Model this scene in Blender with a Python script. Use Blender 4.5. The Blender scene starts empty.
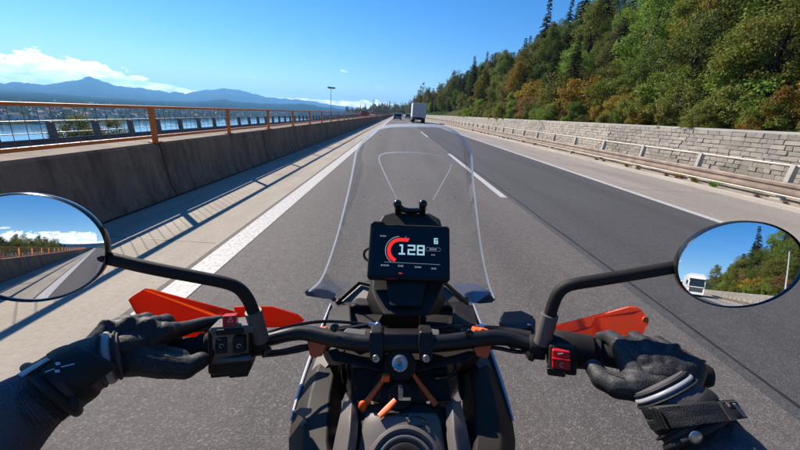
import bpy, bmesh, math, random
from mathutils import Vector, Matrix, noise as mnoise

# ------------------------------------------------------------------ camera, sky, sun, exposure
scene = bpy.context.scene
C = scene.collection
FPX, CAM_H, CW, CHH = 350.0, 1.40, 800.0, 450.0         # focal length in pixels of an 800 px wide frame, eye height in metres
YAW, PITCH, ROLL = math.radians(1.5245), math.radians(17.609), math.radians(4.0)
Fv = Vector((math.sin(YAW)*math.cos(PITCH), math.cos(YAW)*math.cos(PITCH), -math.sin(PITCH)))
R0 = Vector((math.cos(YAW), -math.sin(YAW), 0)); U0 = R0.cross(Fv)
Rv = R0*math.cos(ROLL) + U0*math.sin(ROLL); Uv = -R0*math.sin(ROLL) + U0*math.cos(ROLL)
CAMP = Vector((0, 0, CAM_H))
cd = bpy.data.cameras.new('camera'); cam = bpy.data.objects.new('camera', cd); C.objects.link(cam)
cd.sensor_width = 36.0; cd.lens = FPX/CW*36.0; cd.clip_start = 0.02; cd.clip_end = 60000
mw = Matrix((Rv, Uv, -Fv)).transposed().to_4x4(); mw.translation = CAMP
cam.matrix_world = mw
scene.camera = cam

SUN_EL, SUN_AZ = math.radians(35), math.radians(-43)     # azimuth from +Y, negative = to the left
sun_dir = Vector((math.sin(SUN_AZ)*math.cos(SUN_EL), math.cos(SUN_AZ)*math.cos(SUN_EL), math.sin(SUN_EL)))
sl = bpy.data.lights.new('sun', 'SUN'); sl.energy = 4.6; sl.angle = math.radians(0.53); sl.color = (1.0, 0.90, 0.77)
sun = bpy.data.objects.new('sun', sl); C.objects.link(sun)
sun.rotation_euler = sun_dir.to_track_quat('Z', 'Y').to_euler(); sun.location = (-40, 60, 80)

world = bpy.data.worlds.new('World'); scene.world = world; world.use_nodes = True
wn, wl = world.node_tree.nodes, world.node_tree.links
wn.clear()
def wnode(t, **kw):
    n = wn.new(t)
    for k, v in kw.items(): setattr(n, k, v)
    return n
def wmath(op, a, b=None, c=None, clamp=False):
    n = wnode('ShaderNodeMath', operation=op, use_clamp=clamp)
    for i, s in enumerate((a, b, c)):
        if s is None: continue
        if isinstance(s, (int, float)): n.inputs[i].default_value = s
        else: wl.new(s, n.inputs[i])
    return n.outputs[0]
def wsmooth(x, lo, hi, o0=0.0, o1=1.0):
    n = wnode('ShaderNodeMapRange', interpolation_type='SMOOTHSTEP')
    wl.new(x, n.inputs[0]); n.inputs[1].default_value = lo; n.inputs[2].default_value = hi
    n.inputs[3].default_value = o0; n.inputs[4].default_value = o1
    return n.outputs[0]
sky = wnode('ShaderNodeTexSky', sky_type='NISHITA', sun_disc=False, sun_elevation=SUN_EL, sun_rotation=SUN_AZ, altitude=500,
            air_density=1.0, dust_density=0.0, ozone_density=4.5)
tc = wnode('ShaderNodeTexCoord'); sx = wnode('ShaderNodeSeparateXYZ'); wl.new(tc.outputs['Generated'], sx.inputs[0])
az = wmath('ARCTAN2', sx.outputs[0], sx.outputs[1]); el = wmath('ARCSINE', sx.outputs[2])
cv = wnode('ShaderNodeCombineXYZ'); wl.new(wmath('MULTIPLY', az, 5.0), cv.inputs[0]); wl.new(wmath('MULTIPLY', el, 11.0), cv.inputs[1]); cv.inputs[2].default_value = 3.7
nz = wnode('ShaderNodeTexNoise'); nz.inputs['Scale'].default_value = 4.6; nz.inputs['Detail'].default_value = 12; nz.inputs['Roughness'].default_value = 0.62
wl.new(cv.outputs[0], nz.inputs['Vector'])
# low bank of cumulus along the horizon; it stands higher towards the lake side
bank_top = wmath('ADD', wsmooth(az, -0.75, -0.46, 0.066, 0.020), wsmooth(az, -0.30, -0.05, 0.0, 0.006))
rel = wmath('DIVIDE', el, bank_top)
thr = wsmooth(rel, 0.45, 1.45, 0.22, 0.74)
dens = wsmooth(wmath('SUBTRACT', nz.outputs['Fac'], thr), 0.0, 0.05)
# a few loose puffs a little higher
nz2 = wnode('ShaderNodeTexNoise'); nz2.inputs['Scale'].default_value = 5.5; nz2.inputs['Detail'].default_value = 7; nz2.inputs['Roughness'].default_value = 0.55
cv2 = wnode('ShaderNodeCombineXYZ'); wl.new(wmath('MULTIPLY', az, 2.2), cv2.inputs[0]); wl.new(wmath('MULTIPLY', el, 6.5), cv2.inputs[1]); cv2.inputs[2].default_value = 11.3
wl.new(cv2.outputs[0], nz2.inputs['Vector'])
thr2 = wmath('ADD', wsmooth(el, 0.03, 0.06, 0.9, 0.655), wsmooth(el, 0.10, 0.2, 0.0, 0.3))
dens2 = wmath('MULTIPLY', wsmooth(wmath('SUBTRACT', nz2.outputs['Fac'], thr2), 0.0, 0.07), 0.8)
cl = wmath('MAXIMUM', dens, dens2, clamp=True)
nz3 = wnode('ShaderNodeTexNoise'); nz3.inputs['Scale'].default_value = 6.0; nz3.inputs['Detail'].default_value = 6
wl.new(cv.outputs[0], nz3.inputs['Vector'])
ccol = wnode('ShaderNodeMixRGB'); wl.new(wsmooth(nz3.outputs['Fac'], 0.36, 0.66), ccol.inputs[0])
ccol.inputs[1].default_value = (16, 16, 16, 1); ccol.inputs[2].default_value = (33, 30, 26, 1)
mix = wnode('ShaderNodeMixRGB'); wl.new(cl, mix.inputs[0]); hs = wnode('ShaderNodeHueSaturation'); hs.inputs['Saturation'].default_value = 1.32; hs.inputs['Hue'].default_value = .506; wl.new(sky.outputs[0], hs.inputs['Color']); wl.new(hs.outputs[0], mix.inputs[1]); wl.new(ccol.outputs[0], mix.inputs[2])
bg = wnode('ShaderNodeBackground'); bg.inputs[1].default_value = 0.092; wl.new(mix.outputs[0], bg.inputs[0])
wo = wnode('ShaderNodeOutputWorld'); wl.new(bg.outputs[0], wo.inputs[0])

vs = scene.view_settings
vs.view_transform = 'Standard'; vs.look = 'None'; vs.gamma = 1.0; vs.exposure = 0.66; vs.use_curve_mapping = False
scene.render.engine = 'CYCLES'
scene.cycles.use_denoising = True
scene.cycles.max_bounces = 8; scene.cycles.transparent_max_bounces = 12; scene.cycles.volume_bounces = 0
scene.cycles.caustics_reflective = False; scene.cycles.caustics_refractive = False
scene.cycles.sample_clamp_indirect = 6.0

# ------------------------------------------------------------------ helpers
rnd = random.Random(7)
def ray(px, py): return Fv + Rv*((px-400)/FPX) - Uv*((py-225)/FPX)
def W(px, py, d): return CAMP + ray(px, py)*d
# bike frame: same yaw and lean as the camera, but level in pitch; origin on the ground below the camera
Yb = Fv*math.cos(PITCH) + Uv*math.sin(PITCH); Zb = Uv*math.cos(PITCH) - Fv*math.sin(PITCH)
HB = CAM_H/math.cos(ROLL)
MB4 = Matrix((Rv, Yb, Zb)).transposed().to_4x4(); MB4.translation = CAMP - Zb*HB
CR = Vector((1, 0, 0)); CU = Vector((0, math.sin(PITCH), math.cos(PITCH))); CF = Vector((0, math.cos(PITCH), -math.sin(PITCH)))
def B(px, py, d):
    return Vector((0, 0, HB)) + (CF + CR*((px-400)/FPX) - CU*((py-225)/FPX))*d

class MB:
    """collects shapes for one mesh"""
    def __init__(s): s.v = []; s.f = []
    def add(s, vs, fs):
        o = len(s.v); s.v += [tuple(p) for p in vs]; s.f += [tuple(i+o for i in f) for f in fs]; return s
    def box(s, c, h, ax=None):
        c = Vector(c); ax = ax or (Vector((1,0,0)), Vector((0,1,0)), Vector((0,0,1)))
        v = [c + ax[0]*h[0]*i + ax[1]*h[1]*j + ax[2]*h[2]*k for k in (-1,1) for j in (-1,1) for i in (-1,1)]
        return s.add(v, [(0,2,3,1),(4,5,7,6),(0,1,5,4),(2,6,7,3),(0,4,6,2),(1,3,7,5)])
    def bx(s, x0, x1, y0, y1, z0, z1):
        return s.box(((x0+x1)/2,(y0+y1)/2,(z0+z1)/2), ((x1-x0)/2,(y1-y0)/2,(z1-z0)/2))
    def tube(s, pts, rad, n=12, cap=True, flat=1.0, up=None, smooth=0):
        pts = [Vector(p) for p in pts]
        if not isinstance(rad, (list, tuple)): rad = [rad]*len(pts)
        for _ in range(smooth):
            np_, nr = [pts[0]], [rad[0]]
            for i in range(len(pts)-1):
                np_ += [pts[i]*.75+pts[i+1]*.25, pts[i]*.25+pts[i+1]*.75]; nr += [rad[i]*.75+rad[i+1]*.25, rad[i]*.25+rad[i+1]*.75]
            np_.append(pts[-1]); nr.append(rad[-1]); pts, rad = np_, nr
        t0 = (pts[1]-pts[0]).normalized()
        u = Vector(up) if up else (Vector((0,0,1)) if abs(t0.z) < .9 else Vector((0,1,0)))
        u = (u - t0*u.dot(t0)).normalized(); vs = []
        for i, p in enumerate(pts):
            if i == 0: t = pts[1]-p
            elif i == len(pts)-1: t = p-pts[i-1]
            else: t = (pts[i+1]-p).normalized()+(p-pts[i-1]).normalized()
            t.normalize(); u = (u - t*u.dot(t))
            u = u.normalized() if u.length > 1e-6 else t.orthogonal().normalized()
            w = t.cross(u)
            for k in range(n):
                a = 2*math.pi*k/n; vs.append(p + u*math.cos(a)*rad[i]*flat + w*math.sin(a)*rad[i])
        m = len(pts); fs = [(i*n+k, i*n+(k+1)%n, (i+1)*n+(k+1)%n, (i+1)*n+k) for i in range(m-1) for k in range(n)]
        if cap: fs += [tuple(range(n))[::-1], tuple((m-1)*n+k for k in range(n))]
        return s.add(vs, fs)
    def capsule(s, a, b, ra, rb, n=14):
        a, b = Vector(a), Vector(b); t = (b-a); L = t.length; t = t/L if L > 1e-9 else Vector((0,0,1))
        pts, rr = [], []
        for k in range(5):
            q = math.pi/2*(k+.25)/5.25; pts.append(a - t*ra*math.cos(q)); rr.append(ra*math.sin(q))
        for k in range(5):
            q = math.pi/2*(5-k)/5.25; pts.append(b + t*rb*math.cos(q)); rr.append(rb*math.sin(q))
        return s.tube(pts, rr, n)
    def ball(s, c, r, ax=None, n=16, m=10):
        if not isinstance(r, (list, tuple)): r = (r, r, r)
        c = Vector(c); ax = ax or (Vector((1,0,0)), Vector((0,1,0)), Vector((0,0,1))); vs = []
        for j in range(1, m):
            q = math.pi*j/m
            for k in range(n):
                a = 2*math.pi*k/n
                vs.append(c + ax[0]*r[0]*math.sin(q)*math.cos(a) + ax[1]*r[1]*math.sin(q)*math.sin(a) + ax[2]*r[2]*math.cos(q))
        top, bot = len(vs), len(vs)+1; vs += [c+ax[2]*r[2], c-ax[2]*r[2]]
        fs = [(j*n+k, (j+1)*n+k, (j+1)*n+(k+1)%n, j*n+(k+1)%n) for j in range(m-2) for k in range(n)]
        fs += [(top, k, (k+1)%n) for k in range(n)] + [(bot, (m-2)*n+(k+1)%n, (m-2)*n+k) for k in range(n)]
        return s.add(vs, fs)
    def slab(s, pts, vec):
        pts = [Vector(p) for p in pts]; n = len(pts); vec = Vector(vec)
        return s.add(pts+[p+vec for p in pts], [tuple(range(n)), tuple(range(n, 2*n))[::-1]]+[(i, i+n, (i+1)%n+n, (i+1)%n) for i in range(n)])
    def grid(s, rows):
        n = len(rows[0]); vs = [p for r in rows for p in r]
        return s.add(vs, [(i*n+j, i*n+j+1, (i+1)*n+j+1, (i+1)*n+j) for i in range(len(rows)-1) for j in range(n-1)])
    def loft(s, rings, cap=True):
        n = len(rings[0]); vs = [p for r in rings for p in r]; m = len(rings)
        fs = [(i*n+k, i*n+(k+1)%n, (i+1)*n+(k+1)%n, (i+1)*n+k) for i in range(m-1) for k in range(n)]
        if cap: fs += [tuple(range(n))[::-1], tuple((m-1)*n+k for k in range(n))]
        return s.add(vs, fs)
    def lathe(s, c, axis, prof, n=24):
        """profile of (radius, height along axis)"""
        axis = Vector(axis).normalized(); u = axis.orthogonal().normalized(); w = axis.cross(u); c = Vector(c)
        return s.loft([[c+axis*h+(u*math.cos(2*math.pi*k/n)+w*math.sin(2*math.pi*k/n))*max(r, 1e-4) for k in range(n)] for r, h in prof])
    def mesh(s, name, mat, angle=35, fixn=True):
        me = bpy.data.meshes.new(name); me.from_pydata(s.v, [], s.f)
        if fixn:
            b = bmesh.new(); b.from_mesh(me); bmesh.ops.recalc_face_normals(b, faces=b.faces); b.to_mesh(me); b.free()
        if mat: me.materials.append(mat)
        me.shade_smooth(); me.set_sharp_from_angle(angle=math.radians(angle)); me.update()
        return me
    def build(s, name, mat, parent=None, bevel=0, seg=2, angle=35, fixn=True):
        o = bpy.data.objects.new(name, s.mesh(name, mat, angle, fixn)); C.objects.link(o)
        if parent: o.parent = parent
        if bevel:
            m = o.modifiers.new('bevel', 'BEVEL'); m.width = bevel; m.segments = seg; m.limit_method = 'ANGLE'; m.angle_limit = math.radians(40); m.harden_normals = True
        return o

def tag(o, label=None, cat=None, group=None, kind=None):
    if label: o['label'] = label
    if cat: o['category'] = cat
    if group: o['group'] = group
    if kind: o['kind'] = kind
    return o
def thing(name, label, cat, loc=(0,0,0), rz=0, group=None):
    o = bpy.data.objects.new(name, None); C.objects.link(o); o.location = loc; o.rotation_euler = (0,0,rz); o.empty_display_size = .2
    return tag(o, label, cat, group)
KIDS = {}
def copy_tree(o, parent=None):
    c = o.copy(); C.objects.link(c)
    if parent: c.parent = parent
    for ch in KIDS.setdefault(o.name, [k for k in bpy.data.objects if k.parent == o]): copy_tree(ch, c)
    return c
def struct(o, label, cat): return tag(o, label, cat, kind='structure')

# ------------------------------------------------------------------ materials
def mat(name, col, rough=0.6, metal=0.0, var=0.0, vscale=8.0, bump=0.0, bscale=60.0, spec=0.5, coat=0.0, emit=None, estr=0.0, rvar=0.0, detail=5, bdist=0.01):
    m = bpy.data.materials.new(name); m.use_nodes = True; n, l = m.node_tree.nodes, m.node_tree.links
    p = n['Principled BSDF']; p.inputs['Base Color'].default_value = (*col, 1); p.inputs['Roughness'].default_value = rough
    p.inputs['Metallic'].default_value = metal; p.inputs['Specular IOR Level'].default_value = spec; p.inputs['Coat Weight'].default_value = coat
    if emit: p.inputs['Emission Color'].default_value = (*emit, 1); p.inputs['Emission Strength'].default_value = estr
    if var or bump or rvar: t = n.new('ShaderNodeTexCoord')
    if var or rvar:
        z = n.new('ShaderNodeTexNoise'); z.inputs['Scale'].default_value = vscale; z.inputs['Detail'].default_value = detail; l.new(t.outputs['Object'], z.inputs['Vector'])
        r = n.new('ShaderNodeMapRange'); r.inputs[1].default_value = .3; r.inputs[2].default_value = .7; l.new(z.outputs['Fac'], r.inputs[0])
    if var:
        x = n.new('ShaderNodeMixRGB'); x.inputs[1].default_value = (*[max(0, q*(1-var)) for q in col], 1); x.inputs[2].default_value = (*[min(1, q*(1+var)) for q in col], 1)
        l.new(r.outputs[0], x.inputs[0]); l.new(x.outputs[0], p.inputs['Base Color'])
    if rvar:
        r2 = n.new('ShaderNodeMapRange'); r2.inputs[1].default_value = .3; r2.inputs[2].default_value = .7
        r2.inputs[3].default_value = max(.02, rough-rvar); r2.inputs[4].default_value = min(1, rough+rvar); l.new(z.outputs['Fac'], r2.inputs[0]); l.new(r2.outputs[0], p.inputs['Roughness'])
    if bump:
        z2 = n.new('ShaderNodeTexNoise'); z2.inputs['Scale'].default_value = bscale; z2.inputs['Detail'].default_value = 4; l.new(t.outputs['Object'], z2.inputs['Vector'])
        b = n.new('ShaderNodeBump'); b.inputs['Strength'].default_value = bump; b.inputs['Distance'].default_value = bdist; l.new(z2.outputs['Fac'], b.inputs['Height']); l.new(b.outputs[0], p.inputs['Normal'])
    return m
class NT:
    """short node-tree helper for the bigger surface materials"""
    def __init__(s, name):
        s.m = bpy.data.materials.new(name); s.m.use_nodes = True; s.n, s.l = s.m.node_tree.nodes, s.m.node_tree.links; s.p = s.n['Principled BSDF']
        s.t = s.n.new('ShaderNodeTexCoord')
    def set(s, sock, v):
        if hasattr(v, 'links'): s.l.new(v, sock)
        elif isinstance(v, (tuple, list)) and len(v) == 3 and sock.type == 'RGBA': sock.default_value = (*v, 1)
        else: sock.default_value = v
    def noise(s, scale, detail=5, rough=.55, stretch=None, vec=None):
        z = s.n.new('ShaderNodeTexNoise'); z.inputs['Scale'].default_value = scale; z.inputs['Detail'].default_value = detail; z.inputs['Roughness'].default_value = rough
        v = vec or s.t.outputs['Object']
        if stretch:
            mp = s.n.new('ShaderNodeMapping'); mp.inputs['Scale'].default_value = stretch; s.l.new(v, mp.inputs[0]); v = mp.outputs[0]
        s.l.new(v, z.inputs['Vector']); return z.outputs['Fac']
    def voro(s, scale, feature='F1', out='Distance', stretch=None):
        z = s.n.new('ShaderNodeTexVoronoi'); z.feature = feature; z.inputs['Scale'].default_value = scale
        v = s.t.outputs['Object']
        if stretch:
            mp = s.n.new('ShaderNodeMapping'); mp.inputs['Scale'].default_value = stretch; s.l.new(v, mp.inputs[0]); v = mp.outputs[0]
        s.l.new(v, z.inputs['Vector']); return z.outputs[out]
    def rng(s, x, a, b, c=0., d=1.):
        r = s.n.new('ShaderNodeMapRange'); s.l.new(x, r.inputs[0])
        for i, q in enumerate((a, b, c, d)): r.inputs[i+1].default_value = q
        return r.outputs[0]
    def mix(s, f, a, b, mode='MIX'):
        x = s.n.new('ShaderNodeMixRGB'); x.blend_type = mode; s.set(x.inputs[0], f); s.set(x.inputs[1], a); s.set(x.inputs[2], b); return x.outputs[0]
    def math(s, op, a, b=0.):
        x = s.n.new('ShaderNodeMath'); x.operation = op; s.set(x.inputs[0], a); s.set(x.inputs[1], b); return x.outputs[0]
    def xyz(s, out='Object'):
        x = s.n.new('ShaderNodeSeparateXYZ'); s.l.new(s.t.outputs[out], x.inputs[0]); return x.outputs
    def bump(s, hgt, strength=.3, dist=.01):
        b = s.n.new('ShaderNodeBump'); b.inputs['Strength'].default_value = strength; b.inputs['Distance'].default_value = dist; s.l.new(hgt, b.inputs['Height']); s.l.new(b.outputs[0], s.p.inputs['Normal'])
    def out(s, col=None, rough=None):
        if col is not None: s.set(s.p.inputs['Base Color'], col)
        if rough is not None: s.set(s.p.inputs['Roughness'], rough)
        return s.m
M = {}
# ------------------------------------------------------------------ setting: ground, road, lake, mountains
def m_asphalt(name, c0, c1, fleck):
    t = NT(name)
    base = t.mix(t.rng(t.noise(1.1, 4, .6, (1, .22, 1)), .3, .7), c0, c1)
    base = t.mix(t.rng(t.noise(.5, 3, .5, (2.4, .03, 1)), .45, .75, 0, .45), base, tuple(q*.72 for q in c0))     # wheel tracks
    base = t.mix(t.rng(t.noise(.16, 5, .6), .50, .62, 0, .35), base, tuple(q*1.25 for q in c1)); base = t.mix(t.rng(t.noise(3.5, 6, .7, (1, .35, 1)), .58, .75, 0, .5), base, tuple(q*.6 for q in c0))
    xx = t.xyz()[0]
    for cx in ((-.55, 1.25) if 'dark' not in name else (3.0, 4.85)):
        band = t.math('SUBTRACT', 1., t.math('MULTIPLY', t.math('ABSOLUTE', t.math('SUBTRACT', xx, cx), 0.), 2.6)); band = t.math('MULTIPLY', t.math('MAXIMUM', band, 0.), t.rng(t.noise(.35, 4, .6, (3, .2, 1)), .25, .6))
        base = t.mix(t.math('MULTIPLY', band, .55), base, tuple(q*.62 for q in c0))
    st = t.voro(130, 'F1', 'Color'); bw = t.n.new('ShaderNodeRGBToBW'); t.l.new(st, bw.inputs[0])
    base = t.mix(t.rng(bw.outputs[0], .6, .95, 0, .75), base, fleck)
    base = t.mix(t.rng(t.noise(14, 6, .7), .46, .66, 0, .5), base, tuple(q*.62 for q in c0)); base = t.mix(t.rng(t.noise(42, 4, .7), .55, .72, 0, .4), base, fleck)
    base = t.mix(t.rng(t.noise(160, 2), .5, .72, 0, .65), base, tuple(q*.5 for q in c0))
    t.bump(t.math('ADD', t.voro(130), t.noise(260, 2)), .4, .005)
    return t.out(base, .82)
M['asphalt'] = m_asphalt('asphalt', (.118, .102, .092), (.150, .130, .118), (.30, .27, .245))
M['asphalt_dark'] = m_asphalt('asphalt_dark', (.070, .068, .068), (.088, .085, .085), (.17, .165, .16))
M['asphalt_pale'] = m_asphalt('asphalt_pale', (.31, .265, .22), (.42, .36, .30), (.50, .45, .39))
def m_concrete(name, c0, c1, stain, sc=1.6, vert=False):
    t = NT(name)
    b = t.mix(t.rng(t.noise(sc, 6, .62, (1, .35, 1)), .32, .68), c0, c1)
    b = t.mix(t.rng(t.noise(30, 4), .42, .7, 0, .35), b, tuple(q*.7 for q in c0))
    if vert:
        b = t.mix(t.rng(t.noise(2.2, 6, .7, (1, 1.6, .12)), .44, .66, 0, .95), b, stain)
        b = t.mix(t.rng(t.noise(9, 6, .7, (1, 1.2, .25)), .55, .72, 0, .7), b, tuple(q*1.35 for q in c1)); b = t.mix(t.rng(t.noise(5, 6, .75), .58, .74, 0, .8), b, tuple(q*.7 for q in stain))
    else: b = t.mix(t.rng(t.noise(.8, 5, .6, (2, .12, 1)), .5, .75, 0, .5), b, stain)
    t.bump(t.noise(120, 4), .35, .004)
    return t.out(b, .88)
M['shoulder'] = m_concrete('shoulder_concrete', (.35, .30, .235), (.49, .425, .34), (.25, .21, .165))
M['barrier'] = m_concrete('barrier_concrete', (.19, .142, .10), (.285, .222, .16), (.075, .054, .039), 1.4, True)
M['kerb'] = m_concrete('kerb_concrete', (.40, .36, .30), (.52, .47, .40), (.30, .25, .19))
M['verge'] = m_concrete('verge_sand', (.36, .28, .19), (.52, .43, .31), (.26, .20, .13), 3.0)
t = NT('road_paint'); wear = t.rng(t.noise(26, 6, .75), .35, .57, 0, 1)
M['paint'] = t.out(t.mix(wear, (.34, .32, .29), (.66, .63, .59)), .65); t.bump(t.noise(150, 3), .3, .003)
M['seam'] = mat('bitumen_seam', (.028, .027, .027), .55, var=.3, vscale=20)
def m_ground():
    t = NT('meadow_ground')
    b = t.mix(t.rng(t.noise(.35, 6), .3, .7), (.055, .085, .022), (.11, .12, .04))
    b = t.mix(t.rng(t.noise(.06, 5), .45, .65), b, (.12, .095, .05))
    b = t.mix(t.rng(t.noise(.006, 6, .6), .42, .58), b, (.018, .04, .016))
    b = t.mix(t.rng(t.xyz()[0], -700, -620, 1, 0), b, t.mix(t.rng(t.noise(.004, 6), .4, .6), (.010, .022, .012), (.022, .036, .018)))
    t.p.inputs['Specular IOR Level'].default_value = 0; t.bump(t.noise(4, 6), .6, .1); return t.out(b, .95)
M['ground'] = m_ground()
t = NT('lake_water'); t.p.inputs['Roughness'].default_value = .10; t.bump(t.noise(.12, 6, .6, (1, 2.2, 1)), .15, .4)
M['water'] = t.out((.06, .20, .32)); t.p.inputs['Specular IOR Level'].default_value = .8
def m_mountain(name, c0, c1):
    t = NT(name); b = t.mix(t.rng(t.noise(.0022, 8, .62), .35, .65), c0, c1); t.p.inputs['Specular IOR Level'].default_value = 0; t.bump(t.noise(.006, 8), .8, 60); return t.out(b, 1.0)
M['mountain'] = m_mountain('mountain_forest_rock', (.012, .022, .024), (.040, .050, .052))
M['hillwood'] = m_mountain('wooded_hill', (.006, .015, .011), (.015, .026, .016))

def smooth01(x): x = max(0., min(1., x)); return x*x*(3-2*x)
def lerp_tab(tab, x):
    if x <= tab[0][0]: return tab[0][1]
    for (a, b), (c, d) in zip(tab, tab[1:]):
        if x <= c: return b + (d-b)*(x-a)/(c-a)
    return tab[-1][1]
WALL_X, WALL_H = 11.1, 1.58
LAKE_Z, SHORE_X = -60.0, -640.0
PROFILE = [(-9000, -40), (-3000, -48), (-1500, -50), (-1000, -52), (-760, -55), (-655, -57.5), (-640, -61), (-600, -66), (-260, -66), (-200, -61), (-170, -52), (-60, -17), (-24, -5.0), (-14.2, -.75), (-13.6, -.62),
           (-3.85, -.62), (-3.70, -.008), (11.3, -.008), (11.4, 1.52), (13, 1.85), (18, 3.8), (30, 9.4), (48, 18.0), (60, 21.0), (90, 23.0), (400, 30), (3000, 30)]
def ground_z(x, y):
    z = lerp_tab(PROFILE, x)
    if x > 12: z += mnoise.noise(Vector((x*.06, y*.035, 0)))*min(1, (x-12)/10)*1.8
    if x < -15 and z > -56: z += mnoise.noise(Vector((x*.02, y*.02, 3)))*min(1., (-15-x)/30)*2.5
    if x < SHORE_X: z += abs(mnoise.noise(Vector((x*.0016, y*.0016, 5))))*6*smooth01((SHORE_X-x)/500)
    return z
xs = sorted(set([q[0] for q in PROFILE] + list(range(14, 64, 3)) + list(range(-60, -15, 6)) + list(range(-2000, -640, 60)) + list(range(-640, -200, 40))))
ys = sorted(set(list(range(-220, 260, 5)) + list(range(-900, 1600, 45)) + list(range(-4000, 9001, 400))))
g = MB().grid([[Vector((x, y, ground_z(x, y))) for x in xs] for y in ys])
o = g.build('terrain', M['ground'], fixn=False); struct(o, 'grassy ground sloping from the road down to the lake', 'terrain')

def sheet(name, x0, x1, y0, y1, z, m, label, cat, n=1):
    o = MB().grid([[Vector((x0, y0+(y1-y0)*i/n, z)), Vector((x1, y0+(y1-y0)*i/n, z))] for i in range(n+1)]).build(name, m, fixn=False)
    return struct(o, label, cat)
Y0, Y1 = -260., 690.
LX, DX, RX = -1.60, 2.21, 5.62
sheet('road_lane', LX-.16, DX, Y0, Y1, 0., M['asphalt'], 'worn grey brown asphalt lane under the motorcycle', 'road', 40)
sheet('road_lane', DX, RX+.08, Y0, Y1, 0.0, M['asphalt_dark'], 'newer dark asphalt lane beyond the dashed line', 'road', 40)
sheet('left_shoulder', -3.70, LX-.16, Y0, Y1, 0.0, M['shoulder'], 'pale tan concrete shoulder strip along the barrier', 'shoulder', 40)
sheet('right_shoulder', RX+.08, 8.35, Y0, Y1, 0.0, M['asphalt_pale'], 'pale hard shoulder beside the guard rail', 'shoulder', 40)
sheet('verge', 8.47, 11.3, Y0, Y1, .05, M['verge'], 'sandy verge strip between the kerb and the stone wall', 'verge', 40)
o = MB().bx(8.35, 8.47, Y0, Y1, -.02, .10).build('kerb', M['kerb'], bevel=.02); struct(o, 'low worn concrete kerb under the guard rail', 'kerb')
sheet('opposite_carriageway', -13.5, -3.9, Y0, Y1, -.60, M['asphalt'], 'opposite carriageway behind the concrete barrier', 'road', 40)
sheet('edge_line', LX-.105, LX+.125, Y0, Y1, .004, M['paint'], 'wide white edge line beside the concrete shoulder', 'road marking', 20)
sheet('edge_line', RX-.09, RX+.09, Y0, Y1, .004, M['paint'], 'white edge line beside the hard shoulder', 'road marking', 20)
sheet('edge_line', -12.6, -12.4, Y0, Y1, -.596, M['paint'], 'white edge line of the opposite carriageway', 'road marking', 20)
sheet('gutter', -3.27, -3.215, Y0, Y1, .004, M['seam'], 'dark gutter line at the foot of the concrete barrier', 'gutter', 20)
# the meandering joint between the two lanes
rows = []
y = Y0
while y < 300:
    w = .012+.007*mnoise.noise(Vector((0, y*1.7, 0))); c = DX+.11+.012*mnoise.noise(Vector((3, y*.9, 0)))
    rows.append([Vector((c-w, y, .003)), Vector((c+w, y, .003))]); y += .35 if -3 < y < 40 else 3
o = MB().grid(rows).build('lane_seam', M['seam'], fixn=False); struct(o, 'dark bitumen seam running between the two lanes', 'road seam')
M['tar'] = mat('tar_crack_filler', (.030, .029, .028), .5, var=.3, vscale=15)
rc = random.Random(12)
for k, (x0, x1, yc) in enumerate([(5.75, 8.3, 14.2), (5.75, 8.3, 8.6), (-3.1, -1.85, 7.4), (-3.1, -1.8, 11.4), (-3.1, -1.8, 15.4), (-3.1, -1.8, 3.4)]):
    rows = []
    for i in range(41):
        x = x0+(x1-x0)*i/40; yy = yc+(.10 if x1 > 0 else .015)*mnoise.noise(Vector((x*1.8, k*9.1, 0)))+(.05 if x1 > 0 else .005)*mnoise.noise(Vector((x*7, k*3.3, 4))); w = max(.001, (.0055 if x1 > 0 else .004)*(1+.8*mnoise.noise(Vector((x*5, k, 8)))))
        rows.append([Vector((x, yy-w, .0035)), Vector((x, yy+w, .0035))])
    o = MB().grid(rows).build('road_crack', M['tar'], fixn=False); struct(o, 'thin dark tar filled crack across the pavement', 'crack'); o['group'] = 'cracks in the pavement'
DASH_Y = 6.55
for k in range(-6, 22):
    y = DASH_Y + 18.*k
    if y < -110: continue
    o = sheet('lane_dash', DX-.15, DX-.01, y, y+7.6, .004, M['paint'], 'white dash of the broken line between the two lanes', 'road marking')
    o['group'] = 'dashes of the lane line'

# lake, far shore, mountains
o = MB().grid([[Vector((-900, y, LAKE_Z)), Vector((-150, y, LAKE_Z))] for y in (-2500, 0, 2500, 7000)]).build('lake', M['water'], fixn=False); struct(o, 'pale blue lake below the road', 'lake')
def ridge(name, pts, m, label, depth, base=-70, seed=0, rough=1.0):
    """pts: skyline as (pixel x, pixel y, distance m); a mountain body with slopes in front and behind"""
    full = []
    for (a, b, d), (a2, b2, d2) in zip(pts, pts[1:]):
        n = max(2, int(abs(a2-a)/1.3))
        for i in range(n):
            q = i/n; x_ = a+(a2-a)*q; full.append((x_, b+(b2-b)*q + rough*(1.5*mnoise.noise(Vector((x_*.11, seed, 0)))+.8*mnoise.noise(Vector((x_*.31, seed, 7)))), d+(d2-d)*q))
    full.append(pts[-1]); rows = []
    prof = [(-1.0, 0.0), (-.8, .14), (-.6, .30), (-.42, .48), (-.26, .66), (-.12, .84), (0, 1.0), (.3, .6), (.8, .0)]
    for i, (a, b, d) in enumerate(full):
        v = ray(a, b); v = v/math.hypot(v.x, v.y); top = CAMP + v*d; row = []
        hh = Vector((v.x, v.y, 0))
        for q, k in prof:
            p = top + hh*q*depth; z = base + (top.z-base)*k
            nn = mnoise.fractal(Vector((p.x/700, p.y/700, seed)), 1.0, 2.0, 6)
            z += nn*(top.z-base)*.20*rough*(1-abs(k-.5)*1.2 if k < 1 else .10)*(k > 0)
            row.append(Vector((p.x, p.y, z)))
        rows.append(row)
    o = MB().grid(rows).build(name, m, angle=180, fixn=False)
    return struct(o, label, 'mountains')
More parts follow.
